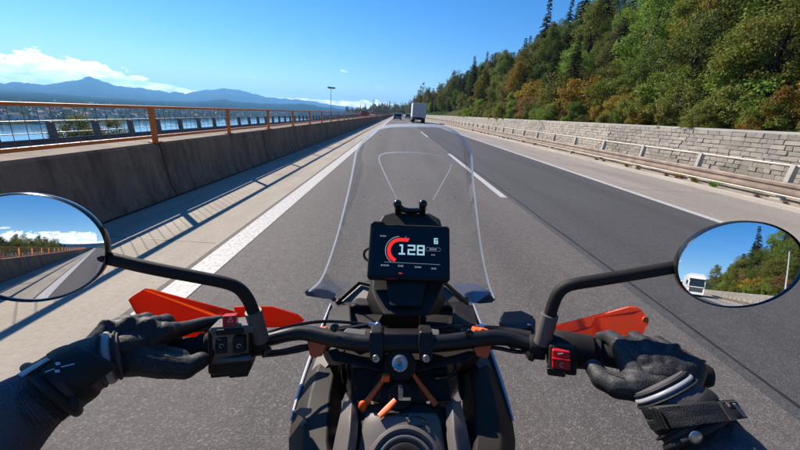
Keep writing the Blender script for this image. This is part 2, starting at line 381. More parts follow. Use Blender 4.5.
ridge('mountains', [(-130, 90, 9000), (-60, 84, 9000), (-20, 86, 9000), (0, 83, 9000), (20, 82, 9000), (45, 85, 9000), (62, 82, 9000), (78, 80, 9000), (90, 76.5, 9000), (102, 81, 9000), (118, 86, 9200), (140, 88, 9400), (160, 91, 9600), (185, 93, 9800), (205, 90, 10000), (225, 88.5, 10000), (240, 90, 10000), (262, 96, 10500), (285, 99, 11000), (305, 100, 11000), (322, 103, 11500), (345, 106.5, 12000), (372, 110, 12000), (430, 116, 12000)], M['mountain'], 'tall hazy blue mountain range beyond the lake', 3400, base=-60, seed=1)
ridge('hills', [(-140, 98, 4800), (-60, 96, 4800), (0, 93.5, 4800), (30, 92, 4800), (70, 95, 4900), (110, 99, 5000), (150, 101, 5000), (190, 101.5, 5200), (207, 101, 5200), (222, 99.2, 5200), (236, 101.5, 5200), (260, 103.5, 5300), (282, 104, 5400), (302, 103.5, 5400), (318, 106, 5400), (350, 110, 5600), (420, 117, 6000)], M['hillwood'], 'lower wooded hills in front of the blue mountain range', 3300, base=-58, seed=4, rough=.5)
# hills far behind, seen in the mirror
rb = []
for i in range(40):
    a = math.radians(150+i*3.2); v = Vector((math.sin(a), math.cos(a), 0)); d = 4200; hz = 90+70*mnoise.noise(Vector((i*.23, 2, 0)))+45*mnoise.noise(Vector((i*.7, 9, 0)))
    rb.append([v*d*.62+Vector((0,0,-60)), v*d*.8+Vector((0,0,hz*.4)), v*d+Vector((0,0,hz)), v*d*1.3+Vector((0,0,-60))])
o = MB().grid(rb).build('hills', M['hillwood'], angle=180, fixn=False); struct(o, 'low blue hills on the horizon behind the rider', 'hills')

# ------------------------------------------------------------------ haze: one box of thin air round everything
t = bpy.data.materials.new('haze_air'); t.use_nodes = True; n, l = t.node_tree.nodes, t.node_tree.links; n.clear()
pv = n.new('ShaderNodeVolumePrincipled'); pv.inputs['Color'].default_value = (.21, .55, 1.0, 1); pv.inputs['Density'].default_value = 0.000115
pv.inputs['Anisotropy'].default_value = .30
mo = n.new('ShaderNodeOutputMaterial'); l.new(pv.outputs[0], mo.inputs['Volume'])
o = MB().bx(-14500, 9500, -9500, 15500, -140, 520).build('haze', t); tag(o, 'thin blue haze over the lake and mountains', 'haze', kind='stuff')

# ------------------------------------------------------------------ concrete barrier with its orange railing
BX_F, BX_T, BX_B, BH = -3.26, -3.41, -3.80, .77
seg_prof = [(BX_F, 0), (BX_F-.02, .08), (BX_F-.06, .14), (BX_T, BH-.03), (BX_T-.03, BH), (BX_B+.03, BH), (BX_B, BH-.03), (BX_B, -.60), (BX_F-.2, -.60), (BX_F-.2, 0)]
SEGL = 4.0
sm = MB().loft([[Vector((x, yy, z)) for x, z in seg_prof] for yy in (0.012, SEGL-.012)]).mesh('segment', M['barrier'])
bar = thing('concrete_barrier', 'long stained concrete barrier carrying the orange railing', 'barrier', (0, 0, 0))
core = MB().bx(BX_B+.03, BX_T-.06, -200, 420, -.60, BH-.05).build('core', M['barrier'], bar)
for k in range(-25, 60):
    o = bpy.data.objects.new('segment', sm); C.objects.link(o); o.parent = bar; o.location = (0.006*rnd.uniform(-1, 1), 1.2+k*SEGL, 0)
o = MB().bx(BX_B, BX_T-.03, 241.2, 420, -.6, BH).build('far_segment', M['barrier'], bar)
M['orange'] = mat('orange_railing_paint', (.70, .19, .028), .42, var=.18, vscale=3, bump=.1, bscale=80)
rail = thing('barrier_railing', 'orange steel railing with thin bars on top of the concrete barrier', 'railing', (0, 0, BH))
PX = -3.47
RT = 1.27-BH
pm = MB().box((0,0,RT/2-.01), (.022,.036,RT/2-.01)).box((0,0,.008), (.06,.07,.008)).mesh('post', M['orange'])
SP, P0 = 2.32, 5.2
bars = MB()
for i in range(1, 17):
    y = SP*i/17; bars.box((0, y, RT/2+.02), (.0017, .0022, RT/2-.05))
M['bar_grey'] = mat('dull_baluster_steel', (.20, .15, .12), .5, .3)
bmsh = bars.mesh('balusters', M['bar_grey'])
for k in range(-34, 80):
    y = P0+k*SP
    o = bpy.data.objects.new('post', pm); C.objects.link(o); o.parent = rail; o.location = (PX, y, 0)
    o = bpy.data.objects.new('balusters', bmsh); C.objects.link(o); o.parent = rail; o.location = (PX, y, 0); o['kind'] = 'stuff'
MB().bx(PX-.03, PX+.03, P0-34*SP, P0+80*SP, RT-.035, RT).build('top_rail', M['orange'], rail, bevel=.006)
MB().bx(PX-.02, PX+.02, P0-34*SP, P0+80*SP, .06, .10).build('bottom_rail', M['orange'], rail, bevel=.004)

# steel railing on the far edge of the opposite carriageway
M['galv'] = mat('galvanised_steel', (.42, .43, .43), .45, .7, var=.2, vscale=4)
M['galv_dark'] = mat('weathered_steel_post', (.16, .165, .17), .55, .4, var=.2, vscale=4)
fx, fz = -13.0, -.60
fr = thing('bridge_guard_rail', 'grey steel guard rail on the far edge of the opposite carriageway', 'guard rail', (0, 0, fz))
pm = MB().slab([(fx-.10,-.09,0), (fx+.10,-.09,0), (fx+.02,-.09,.84), (fx-.16,-.09,.84)], (0,.18,0)).mesh('post', M['galv_dark'])
for k in range(-40, 110):
    o = bpy.data.objects.new('post', pm); C.objects.link(o); o.parent = fr; o.location = (0, 13.8+k*2.05, 0)
ry0, ry1 = -70, 240
MB().bx(fx-.13, fx-.07, ry0, ry1, .83, .88).build('top_rail', M['galv'], fr, bevel=.01)
MB().bx(fx-.10, fx-.07, ry0, ry1, .42, .45).build('middle_rail', M['galv'], fr)
MB().loft([[Vector((fx+x, yy, z)) for x, z in [(.12,.0),(.14,.05),(.10,.10),(.10,.16),(.14,.21),(.12,.26),(.08,.26),(.06,.0)]] for yy in (ry0, ry1)]).build('lower_beam', M['galv_dark'], fr)

# ------------------------------------------------------------------ guard rail on the right
M['post_concrete'] = m_concrete('post_concrete', (.42, .40, .36), (.56, .53, .48), (.30, .28, .25), 4)
M['beam'] = mat('weathered_beam', (.30, .225, .175), .5, .25, var=.3, vscale=2.2, bump=.15, bscale=30)
M['beam_pale'] = mat('pale_beam', (.52, .47, .40), .5, .25, var=.2, vscale=2.5)
GX = 9.25
gr = thing('guard_rail', 'double beam guard rail on pale posts in front of the stone wall', 'guard rail', (0, 0, .05))
pm = MB().slab([(GX-.06,-.055,-.06), (GX+.10,-.055,-.06), (GX+.14,-.055,.82), (GX+.02,-.055,.82)], (0,.11,0)).mesh('post', M['post_concrete'])
foot = MB().box((GX+.02,.0,-.02), (.13,.13,.05)).mesh('foot', M['post_concrete'])
for k in range(-22, 62):
    y = 8.15+k*2.62
    o = bpy.data.objects.new('post', pm); C.objects.link(o); o.parent = gr; o.location = (0, y, 0); o.rotation_euler = (0, 0, 0)
    if k < 20:
        q = bpy.data.objects.new('foot', foot); C.objects.link(q); q.parent = gr; q.location = (0, y, 0)
gy0, gy1 = -60, 172
prof = [(-.10,.14),(-.135,.17),(-.135,.22),(-.09,.255),(-.085,.30),(-.13,.335),(-.13,.39),(-.095,.425),(-.075,.425),(-.055,.30),(-.055,.255),(-.075,.14)]
MB().loft([[Vector((GX+x, yy, z)) for x, z in prof] for yy in (gy0, gy1)]).build('beam', M['beam'], gr)
MB().tube([(GX-.10, gy0, .115), (GX-.10, gy1, .115)], .022, 10).build('lower_tube', M['beam_pale'], gr)
MB().tube([(GX+.08, gy0, .80), (GX+.08, gy1, .80)], .028, 10).build('upper_tube', M['beam_pale'], gr)

# ------------------------------------------------------------------ stone wall
t = NT('wall_stone'); oi = t.n.new('ShaderNodeObjectInfo')
b = t.mix(t.rng(t.noise(5, 6), .3, .7), (.29, .262, .228), (.43, .395, .35)); b = t.mix(t.rng(t.noise(.9, 3), .35, .65, 0, .5), b, (.36, .325, .275)); b = t.mix(oi.outputs['Random'], t.mix(1., b, (.82,.82,.82), 'MULTIPLY'), t.mix(1., b, (1.12,1.10,1.06), 'MULTIPLY'))
b = t.mix(t.rng(t.noise(2.5, 5, .7), .60, .78, 0, .6), b, (.20, .185, .16))
ge = t.n.new('ShaderNodeNewGeometry'); pz = t.n.new('ShaderNodeSeparateXYZ'); t.l.new(ge.outputs['Position'], pz.inputs[0])
b = t.mix(t.rng(t.noise(.7, 6, .65, vec=ge.outputs['Position']), .48, .68, 0, .65), b, (.205, .18, .15)); b = t.mix(t.math('MULTIPLY', t.rng(pz.outputs[2], .1, .75, 1, 0), t.rng(t.noise(1.6, 5, .7, vec=ge.outputs['Position']), .42, .62, 0, .75)), b, (.13, .125, .075))
t.bump(t.noise(22, 6), .7, .02); M['stone'] = t.out(b, .9)
M['mortar'] = m_concrete('wall_mortar', (.27, .245, .215), (.36, .33, .29), (.20, .18, .155), 3)
wall = thing('stone_wall', 'long pale grey stone retaining wall below the wooded slope', 'wall', (WALL_X, 0, 0))
MB().bx(.05, .45, -150, 260, 0, WALL_H-.02).build('mortar', M['mortar'], wall)
def stone_mesh(seed):
    r = random.Random(seed); b = bmesh.new(); bmesh.ops.create_cube(b, size=1)
    bmesh.ops.bevel(b, geom=b.edges[:], offset=.06, segments=1, affect='EDGES')
    for v in b.verts:
        v.co += Vector((r.uniform(-.10,.10), r.uniform(-.02,.02), r.uniform(-.05,.05)))
    me = bpy.data.meshes.new('stone'); b.to_mesh(me); b.free(); me.materials.append(M['stone']); me.shade_smooth(); me.set_sharp_from_angle(angle=math.radians(30)); return me
SM = [stone_mesh(s) for s in range(10)]
rest = MB(); nst = 0
rowh = [.15, .135, .145, .13, .145, .14, .15, .135, .145, .14, .15]
z = 0
for ri, rh in enumerate(rowh):
    y = -90 + rnd.uniform(0, .5)
    while y < 170:
        L = rnd.uniform(.20, .50)*(1.0 if y < 60 else 1.6)
        c = Vector((rnd.uniform(.0, .018), y+L/2, z+rh/2)); s = (.13, L-.010, rh-.009)
        if 9.3 <= y < 18.4 and nst < 298:
            o = bpy.data.objects.new('stone', SM[rnd.randrange(10)]); C.objects.link(o); o.parent = wall; o.location = c; o.scale = s; o.rotation_euler = (rnd.uniform(-.012,.012), 0, rnd.uniform(-.02,.02)); nst += 1
        else:
            me = SM[rnd.randrange(10)]
            rest.add([Vector((p.co.x*s[0], p.co.y*s[1], p.co.z*s[2]))+c for p in me.vertices], [tuple(f.vertices) for f in me.polygons])
        y += L
    z += rh
o = rest.build('stones', M['stone'], wall, fixn=False, angle=30); o['kind'] = 'stuff'
M['cope'] = m_concrete('cope_concrete', (.38, .36, .32), (.50, .47, .42), (.28, .26, .23), 2)
MB().bx(-.03, .47, -150, 260, WALL_H-.022, WALL_H+.06).build('cope', M['cope'], wall, bevel=.015)
# ------------------------------------------------------------------ vegetation
def m_leaf(name, c0, c1, c2):
    t = NT(name); oi = t.n.new('ShaderNodeObjectInfo')
    b = t.mix(t.rng(t.noise(.9, 4), .32, .68), c0, c1)
    b = t.mix(t.rng(t.noise(3.5, 3), .52, .75, 0, .8), b, c2)
    hs = t.n.new('ShaderNodeHueSaturation'); t.l.new(b, hs.inputs['Color']); t.set(hs.inputs['Hue'], t.rng(oi.outputs['Random'], 0, 1, .478, .515)); t.set(hs.inputs['Value'], t.rng(oi.outputs['Random'], 0, 1, .75, 1.25))
    t.out(hs.outputs[0], .55); t.p.inputs['Specular IOR Level'].default_value = .22
    tr = t.n.new('ShaderNodeBsdfTranslucent'); t.l.new(hs.outputs[0], tr.inputs[0]); mx = t.n.new('ShaderNodeMixShader'); mx.inputs[0].default_value = .36
    t.l.new(t.p.outputs[0], mx.inputs[1]); t.l.new(tr.outputs[0], mx.inputs[2]); t.l.new(mx.outputs[0], t.n['Material Output'].inputs[0])
    return t.m
M['leaf_green'] = m_leaf('green_leaves', (0.076, 0.122, 0.023), (0.160, 0.215, 0.038), (0.251, 0.292, 0.056))
M['leaf_olive'] = m_leaf('olive_leaves', (0.119, 0.132, 0.025), (0.243, 0.243, 0.042), (0.375, 0.327, 0.058))
M['leaf_bright'] = m_leaf('bright_leaves', (0.133, 0.211, 0.031), (0.255, 0.345, 0.052), (0.378, 0.423, 0.078))
M['leaf_gold'] = m_leaf('golden_leaves', (0.254, 0.166, 0.027), (0.429, 0.283, 0.043), (0.273, 0.234, 0.059))
M['leaf_rust'] = m_leaf('rust_leaves', (0.195, 0.107, 0.043), (0.303, 0.176, 0.068), (0.215, 0.166, 0.059))
M['needle'] = m_leaf('dark_needles', (.040, .062, .026), (.075, .098, .040), (.12, .125, .055))
M['needle_blue'] = m_leaf('grey_green_needles', (.060, .078, .042), (.105, .115, .06), (.15, .14, .075))
M['bark'] = mat('bark', (.075, .052, .038), .9, var=.4, vscale=5, bump=.8, bscale=25, bdist=.03)
M['bark_pale'] = mat('pale_bark', (.16, .125, .095), .9, var=.35, vscale=6, bump=.6, bscale=25, bdist=.03)
def kite(vs, fs, p, d, n, L, w):
    s = d.cross(n)
    if s.length < 1e-4: s = d.orthogonal()
    s = s.normalized()*w; nn = n.normalized()*w*.35; o = len(vs)
    vs += [p, p+d*L*.45+s+nn, p+d*L, p+d*L*.45-s+nn]; fs += [(o, o+1, o+2), (o, o+2, o+3)]
def rv(r):
    while True:
        v = Vector((r.uniform(-1,1), r.uniform(-1,1), r.uniform(-1,1)))
        if .05 < v.length < 1: return v.normalized()
def raw_mesh(name, vs, fs):
    me = bpy.data.meshes.new(name); me.from_pydata([tuple(v) for v in vs], [], fs); me.materials.append(M['leaf_green']); me.shade_smooth(); me.set_sharp_from_angle(angle=math.radians(20)); return me
def broadleaf(seed, H, Wd, nclump, nleaf, leaf, low=.18):
    r = random.Random(seed); tb = MB(); bend = Vector((r.uniform(-.4,.4), r.uniform(-.4,.4), 0))
    pts = [Vector((0,0,-.6)), Vector((0,0,H*.12))+bend*.1, bend*.5+Vector((0,0,H*.35)), bend+Vector((0,0,H*.6)), bend*1.2+Vector((0,0,H*.86))]
    tb.tube(pts, [H*.024, H*.019, H*.014, H*.009, H*.003], 8, smooth=1)
    vs, fs = [], []; cz = H*(.5+low/2); rz = H*(1-low)/2
    for i in range(nclump):
        v = rv(r); q = r.uniform(.35, 1)**.5
        c = Vector((v.x*Wd*q, v.y*Wd*q, cz+v.z*rz*q)) + bend*.6
        c.x *= 1-.25*max(0, v.z); c.y *= 1-.25*max(0, v.z)
        if i % 3 == 0:
            k = r.choice(pts[2:4]); tb.tube([k, (k+c)*.5+Vector((0,0,-.15)), c], [H*.007, H*.004, H*.0015], 5, smooth=1)
        cr = r.uniform(.5, 1.05)*Wd*.33
        for _ in range(nleaf):
            d = rv(r); p = c + Vector((d.x, d.y, d.z*.75))*cr*r.uniform(.45, 1.0)
            dirv = (d*.6 + rv(r)*.8 + Vector((0,0,-.25))).normalized(); nrm = (d*1.1+Vector((-.25,0,.75))+rv(r)*.38)
            kite(vs, fs, p, dirv, nrm, leaf*r.uniform(.7, 1.4), leaf*r.uniform(.28, .45))
    return tb.mesh('trunk', M['bark']), raw_mesh('crown', vs, fs)
def conifer(seed, H, Wd, droop, bare, dens=1.0):
    r = random.Random(seed); tb = MB(); tb.tube([(0,0,-.6), (0,0,H*.3), (0,0,H*.7), (0,0,H)], [H*.017, H*.014, H*.008, H*.001], 7)
    vs, fs = [], []; z = H*bare
    while z < H*.985:
        k = (z/H-bare)/(1-bare); L = Wd*((1-k)**.8)*(1 if k > .12 else .6+k*3.3); nb = 7 if k < .8 else 5; a0 = r.uniform(0, 6.28)
        for b in range(nb):
            a = a0+b*2*math.pi/nb+r.uniform(-.3,.3); l = L*r.uniform(.65, 1.12)
            if r.random() < .1: continue
            h = Vector((math.cos(a), math.sin(a), 0)); n = max(4, int(l*9*dens)); s = Vector((-h.y, h.x, 0))
            p0 = Vector((0,0,z+r.uniform(-.15,.15)))
            tip = p0+h*l+Vector((0,0,-droop*l+.12*l))
            if l > .5: tb.tube([p0, p0+h*l*.5+Vector((0,0,-droop*l*.3)), tip], [H*.0035, H*.002, .006], 4)
            for i in range(n):
                q = .12+.9*(i+r.random())/n; p = p0+h*l*q+Vector((0,0,(-droop*q*q+.12*q*q)*l))
                for sd in (-1, 1):
                    d = (h*.75+s*sd*r.uniform(.35,1.1)+Vector((0,0,r.uniform(-.35,.25)))).normalized()
                    kite(vs, fs, p, d, Vector((0,0,1))+rv(r)*.5, r.uniform(.28,.55)*(.6+.5*(1-q)), r.uniform(.05,.11))
                kite(vs, fs, p, (h+rv(r)*.5).normalized(), Vector((0,0,1))+rv(r)*.6, r.uniform(.3,.5), .09)
        z += r.uniform(.26, .42)*(H/10)**.4
    return tb.mesh('trunk', M['bark']), raw_mesh('crown', vs, fs)
BL = [broadleaf(100+i, h, w, nc, nl, lf, lo) for i, (h, w, nc, nl, lf, lo) in enumerate([(9, 2.9, 85, 125, .175, .12), (11, 3.1, 95, 125, .18, .16), (8, 3.2, 85, 125, .17, .08), (12, 2.7, 95, 120, .18, .15), (7, 2.5, 75, 120, .155, .06)])]
SH = [broadleaf(200+i, h, w, nc, nl, lf, .0) for i, (h, w, nc, nl, lf) in enumerate([(2.4, 1.5, 45, 90, .13), (3.2, 1.9, 55, 95, .14), (1.7, 1.3, 36, 90, .11), (2.8, 1.2, 45, 80, .12)])]
CO = [conifer(300+i, h, w, dr, ba, de) for i, (h, w, dr, ba, de) in enumerate([(14, 2.7, .30, .06, 1.0), (12, 2.4, .22, .10, 1.0), (16, 2.6, .35, .08, .9), (11, 2.9, .08, .22, .9)])]
TREE_LABEL = {}
def plant(name, meshes, loc, sc, mt, label, group, bark=None, cat='tree', rz=None):
    t = thing(name, label, cat, loc, rnd.uniform(0, 6.28) if rz is None else rz, group); t.scale = (sc*rnd.uniform(.9,1.1), sc*rnd.uniform(.9,1.1), sc*rnd.uniform(.88,1.12))
    for nm, me in zip(('trunk', 'crown'), meshes):
        o = bpy.data.objects.new(nm, me); C.objects.link(o); o.parent = t
        s = o.material_slots[0]; s.link = 'OBJECT'; s.material = M[mt] if nm == 'crown' else M[bark or 'bark']
    return t
BLM = [('leaf_green', 'green leafy tree'), ('leaf_olive', 'olive green leafy tree'), ('leaf_bright', 'bright green leafy tree'), ('leaf_gold', 'golden autumn tree'), ('leaf_rust', 'rust brown autumn tree')]
def zone(x, y, s):
    z = 'above the stone wall shrubs' if x < 21 else 'midway up the wooded slope' if x < 36 else 'on the crest of the wooded slope'
    w = '' if y < -5 else ' near the guard rail' if y < 30 and x < 21 else ' beyond the box truck' if y > 78 else ' before the box truck' if y > 45 else ''
    return ('tall ' if s > .92 else 'small ' if s < .72 else ''), z + w
SHM = [('leaf_olive', 'olive shrub growing along the top of the stone wall'), ('leaf_bright', 'bright green shrub growing along the top of the stone wall'), ('leaf_gold', 'golden shrub growing along the top of the stone wall'),
       ('leaf_rust', 'brownish shrub growing along the top of the stone wall'), ('leaf_green', 'green shrub growing along the top of the stone wall')]
def pick(w):
    q = rnd.random()*sum(w)
    for i, k in enumerate(w):
        q -= k
        if q <= 0: return i
    return 0
def shrub_row(y0, y1, step, far=''):
    y = y0
    while y < y1:
        for x, s in ((11.75, .36), (12.1, .62), (12.9, .55), (13.6, .95)):
            k = pick([38, 26, 18, 6, 20]); mt, lb = SHM[k]
            xx = x+rnd.uniform(-.35,.35); yy = y+rnd.uniform(-.6,.6)
            plant('shrub', rnd.choice(SH), (xx, yy, ground_z(xx, yy)-.12), s*rnd.uniform(.6, 1.15), mt, ('low ' if s < .6 else 'tall ' if s > .9 else '')+lb+(' beyond the box truck' if yy > 66 else ' before the box truck' if yy > 38 else '')+far, 'shrubs on top of the wall', cat='shrub')
        y += step*rnd.uniform(.8, 1.2)
def forest(y0, y1, xr, step, wts, far='', cw=.42, big=1.0):
    y = y0
    while y < y1:
        x = xr[0]
        while x < xr[1]:
            xx = x+rnd.uniform(-1.2,1.2); yy = y+rnd.uniform(-1.4,1.4); s = rnd.uniform(.68, 1.08)*big
            if x < 18: s *= .62
            elif x < 23: s *= .82
            if rnd.random() < cw + (.10 if x > 42 else 0):
                k = rnd.randrange(4); nb = rnd.random() < .35
                plant('conifer_tree', CO[k], (xx, yy, ground_z(xx, yy)-.2), s*.84, 'needle_blue' if nb else 'needle',
                      zone(xx, yy, s)[0]+('grey green' if nb else 'dark')+' conifer '+zone(xx, yy, s)[1]+far, 'conifers on the wooded slope')
            else:
                k = pick(wts); mt, lb = BLM[k]
                plant('leafy_tree', rnd.choice(BL), (xx, yy, ground_z(xx, yy)-.2), s*.95, mt, zone(xx, yy, s)[0]+lb+' '+zone(xx, yy, s)[1]+far, 'leafy trees on the wooded slope')
            x += step*rnd.uniform(.8, 1.2)
        y += step*rnd.uniform(.85, 1.15)
shrub_row(8, 70, 1.9)
forest(6, 46, (15.2, 50), 3.7, [30, 36, 26, 10, 2], cw=.13)
forest(46, 80, (15.6, 52), 4.4, [30, 38, 22, 8, 2], cw=.22, big=1.1)
forest(78, 190, (16, 56), 6.6, [34, 38, 18, 6, 2], cw=.34, big=1.18)
# slope behind, seen in the right mirror
shrub_row(-75, -8, 4.2, ' behind the rider')
forest(-95, -8, (15.5, 48), 5.6, [36, 34, 14, 8, 4], ' behind the rider', cw=.2, big=1.4)
# far wood closing the road ahead: reads as one mass
fw = MB(); vs, fs = [], []
r = random.Random(5)
for i in range(560):
    if i < 300: y = r.uniform(190, 700); x = r.uniform(14, 60); sc = r.uniform(.9, 1.35); z = ground_z(x, y)-.5
    else: y = r.uniform(705, 900); x = r.uniform(-105, 60); sc = r.uniform(1.2, 2.0)*(1 if x > -60 else .7); z = -1.0 if -14 < x < 11 else ground_z(max(x, -60), y)*.25-1
    me = (BL+CO)[r.randrange(9)][1]
    # coarse crown: every 12th leaf, enlarged
    P = me.polygons; vv = me.vertices
    for j in range(r.randrange(24), len(P), 26):
        a = [Vector(vv[k].co) for k in P[j].vertices]; c = (a[0]+a[1]+a[2])/3; o = len(vs)
        vs += [Vector((x, y, z)) + (c+(q-c)*4.2)*sc for q in a]; fs.append((o, o+1, o+2))
me = raw_mesh('far_wood', vs, fs); me.materials[0] = M['leaf_olive']
o = bpy.data.objects.new('far_wood', me); C.objects.link(o); tag(o, 'distant dark wood closing the end of the road', 'wood', kind='stuff')
# trees on the bank between the far carriageway and the lake
for i, (px, py, d) in enumerate([(60, 130, 34), (66, 126.5, 36), (74, 124.5, 38), (83, 125, 40), (108, 123.5, 46), (124, 124.5, 40)]):
    p = W(px, py, d); s = rnd.uniform(.7, 1.0); me = BL[i % 5]; H = [9, 11, 8, 12, 7][i % 5]
    plant('lakeside_tree', me, (p.x, p.y, p.z-H*s*.97), s, 'leaf_green' if i % 2 else 'leaf_olive', 'tree top rising from the lake bank beyond the grey guard rail', 'trees on the lake bank')
# trees behind on the left, seen in the left mirror
for i in range(60):
    y = -12-i*3.0+rnd.uniform(-2,2); x = rnd.uniform(-30,-17)-i*.05; con = rnd.random() < .3; z = ground_z(x, y)-.3; s = rnd.uniform(.75,1.1)
    if con: plant('conifer_tree', CO[rnd.randrange(4)], (x, y, z), s*.8, 'needle', 'dark conifer beyond the railing behind the rider', 'trees behind the railing')
    else: plant('leafy_tree', rnd.choice(BL), (x, y, z), s*1.0, rnd.choice(['leaf_green','leaf_olive']), 'green leafy tree beyond the railing behind the rider', 'trees behind the railing')
# weeds at the foot of the guard rail
wv, wf = [], []
r = random.Random(9)
def weed(seed, n, H):
    r = random.Random(seed); vs, fs = [], []
    for _ in range(n):
        a = r.uniform(0, 6.28); h = Vector((math.cos(a), math.sin(a), 0)); p = h*r.uniform(0, H*.4)
        kite(vs, fs, p, (h*r.uniform(.2,1.)+Vector((0,0,1))).normalized(), -h+Vector((0,0,.3)), H*r.uniform(.5,1.1), H*r.uniform(.03,.08))
    return raw_mesh('weed', vs, fs)
WE = [weed(s, 70, h) for s, h in ((1, .30), (2, .22), (3, .38), (4, .16))]
spots = [(GX+.75+r.uniform(-.25,.8), y) for y in [8.6, 8.9, 9.2, 9.5, 9.9, 10.4, 11.4, 11.7, 12.0, 12.3] for _ in range(2)]
spots += [(r.choice((8.62, 8.8, 9.0, 10.6, 10.9))+r.uniform(-.1,.15), r.uniform(7, 45)) for _ in range(60)]
for x, y in spots:
    o = bpy.data.objects.new('weed_tuft', WE[r.randrange(4)] if x > 9.6 else WE[3]); C.objects.link(o); o.location = (x, y, .045); o.rotation_euler.z = r.uniform(0, 6); q = r.uniform(.6, 1.2); o.scale = (q, q, q)
    s = o.material_slots[0]; s.link = 'OBJECT'; green = x > 9.6 or r.random() < .3; s.material = M['leaf_bright'] if green else M['leaf_rust']
    tag(o, 'green weed tuft under the guard rail by the wall' if green else 'dry brown weed tuft on the sandy verge', 'weed', 'weeds along the guard rail')
# ------------------------------------------------------------------ vehicles, lamp posts, town
M['white_paint'] = mat('white_vehicle_paint', (.74, .74, .73), .35, var=.06, vscale=1.5, coat=.3)
M['truck_grey'] = mat('grey_box_panel', (.52, .52, .53), .5, var=.10, vscale=1.2)
M['truck_side'] = mat('pale_box_panel', (.72, .72, .72), .5, var=.08, vscale=1.2)
M['frame_alu'] = mat('aluminium_frame', (.55, .56, .57), .4, .7)
M['rubber'] = mat('tyre_rubber', (.018, .018, .018), .85, bump=.2, bscale=60)
M['black_plastic'] = mat('black_plastic', (.017, .017, .018), .55, var=.2, vscale=30, bump=.12, bscale=350, bdist=.002)
M['dark_glass'] = mat('tinted_glass', (.015, .02, .024), .06, spec=.8)
M['tail_red'] = mat('red_tail_lamp', (.45, .012, .01), .25, coat=.6)
M['lamp_clear'] = mat('clear_lamp', (.75, .76, .78), .15, coat=.8)
M['steel'] = mat('brushed_steel', (.50, .50, .51), .3, .95, rvar=.1, vscale=30)
M['car_dark'] = mat('dark_car_paint', (.022, .024, .030), .25, coat=.8)
M['car_grey'] = mat('grey_car_paint', (.09, .095, .105), .25, coat=.8)
M['car_red'] = mat('red_car_paint', (.36, .03, .022), .3, coat=.7)
def wheel(parent, x, y, r, w):
    o = MB().lathe((x-w/2, y, r), (1,0,0), [(r*.6,0),(r*.93,0),(r,w*.12),(r,w*.88),(r*.93,w),(r*.6,w)], 28).build('wheel', M['rubber'], parent)
    s = MB().lathe((x-w*.46, y, r), (1,0,0), [(.03,0),(r*.58,.0),(r*.6,w*.06),(r*.6,w*.86),(r*.58,w*.92),(.03,w*.92)], 20).build('rim', M['steel'], o); return o
def box_truck():
    L, Wd, Z0, Z1 = 7.4, 1.27, 1.02, 3.52
    t = thing('box_truck', 'pale grey box truck driving ahead in the dark right lane', 'truck', (3.92, 68, 0))
    MB().bx(-Wd, Wd, .03, L, Z0, Z1).build('cargo_box', M['truck_side'], t, bevel=.02)
    for s in (-1, 1):
        d = MB().bx(min(s*.015, s*(Wd-.07)), max(s*.015, s*(Wd-.07)), -.012, .03, Z0+.1, Z1-.12).build('rear_door', M['truck_grey'], t, bevel=.01)
        MB().tube([(s*.35, -.03, Z0+.15), (s*.35, -.03, Z1-.2)], .018, 8).build('lock_bar', M['steel'], d)
        for zz in (1.4, 2.2, 3.0): MB().box((s*(Wd-.11), -.02, zz), (.05, .015, .03)).build('hinge', M['steel'], d)
    for x0, x1, z0, z1 in ((-Wd, -Wd+.065, Z0, Z1), (Wd-.065, Wd, Z0, Z1), (-Wd+.065, Wd-.065, Z1-.115, Z1), (-Wd+.065, Wd-.065, Z0, Z0+.095)):
        MB().bx(x0, x1, -.03, .028, z0, z1).build('rear_frame', M['frame_alu'], t)
    MB().bx(-.42, .42, -.1, L+1.9, .62, 1.0).build('chassis', M['black_plastic'], t)
    MB().bx(-1.15, 1.15, -.10, .0, .50, .62).build('underride_bar', M['black_plastic'], t, bevel=.01)
    for s in (-1, 1):
        MB().box((s*.95, -.06, .80), (.23, .04, .07)).build('tail_lamp', M['tail_red'], t, bevel=.01)
        MB().box((s*.95, .75, .50), (.28, .012, .26)).build('mud_flap', M['rubber'], t)
        MB().bx(min(s*1.16,s*1.19), max(s*1.16,s*1.19), 2.2, 5.6, .48, .98).build('side_guard', M['frame_alu'], t)
        wheel(t, s*.98, 1.35, .48, .5); wheel(t, s*1.05, 7.7, .48, .32)
    MB().box((0, -.075, .80), (.26, .01, .06)).build('number_plate', M['white_paint'], t)
    cabp = [(L+.15, .55), (L+.15, 2.75), (L+.5, 3.0), (L+1.2, 3.0), (L+2.05, 1.9), (L+2.1, .55)]
    MB().slab([(-1.15, y, z) for y, z in cabp], (2.3, 0, 0)).build('cab', M['white_paint'], t, bevel=.06)
    MB().slab([(-1.16, L+.9, 1.75), (-1.16, L+.9, 2.6), (-1.16, L+1.3, 2.6), (-1.16, L+1.85, 1.75)], (2.32,0,0)).build('side_window', M['dark_glass'], t)
box_truck()
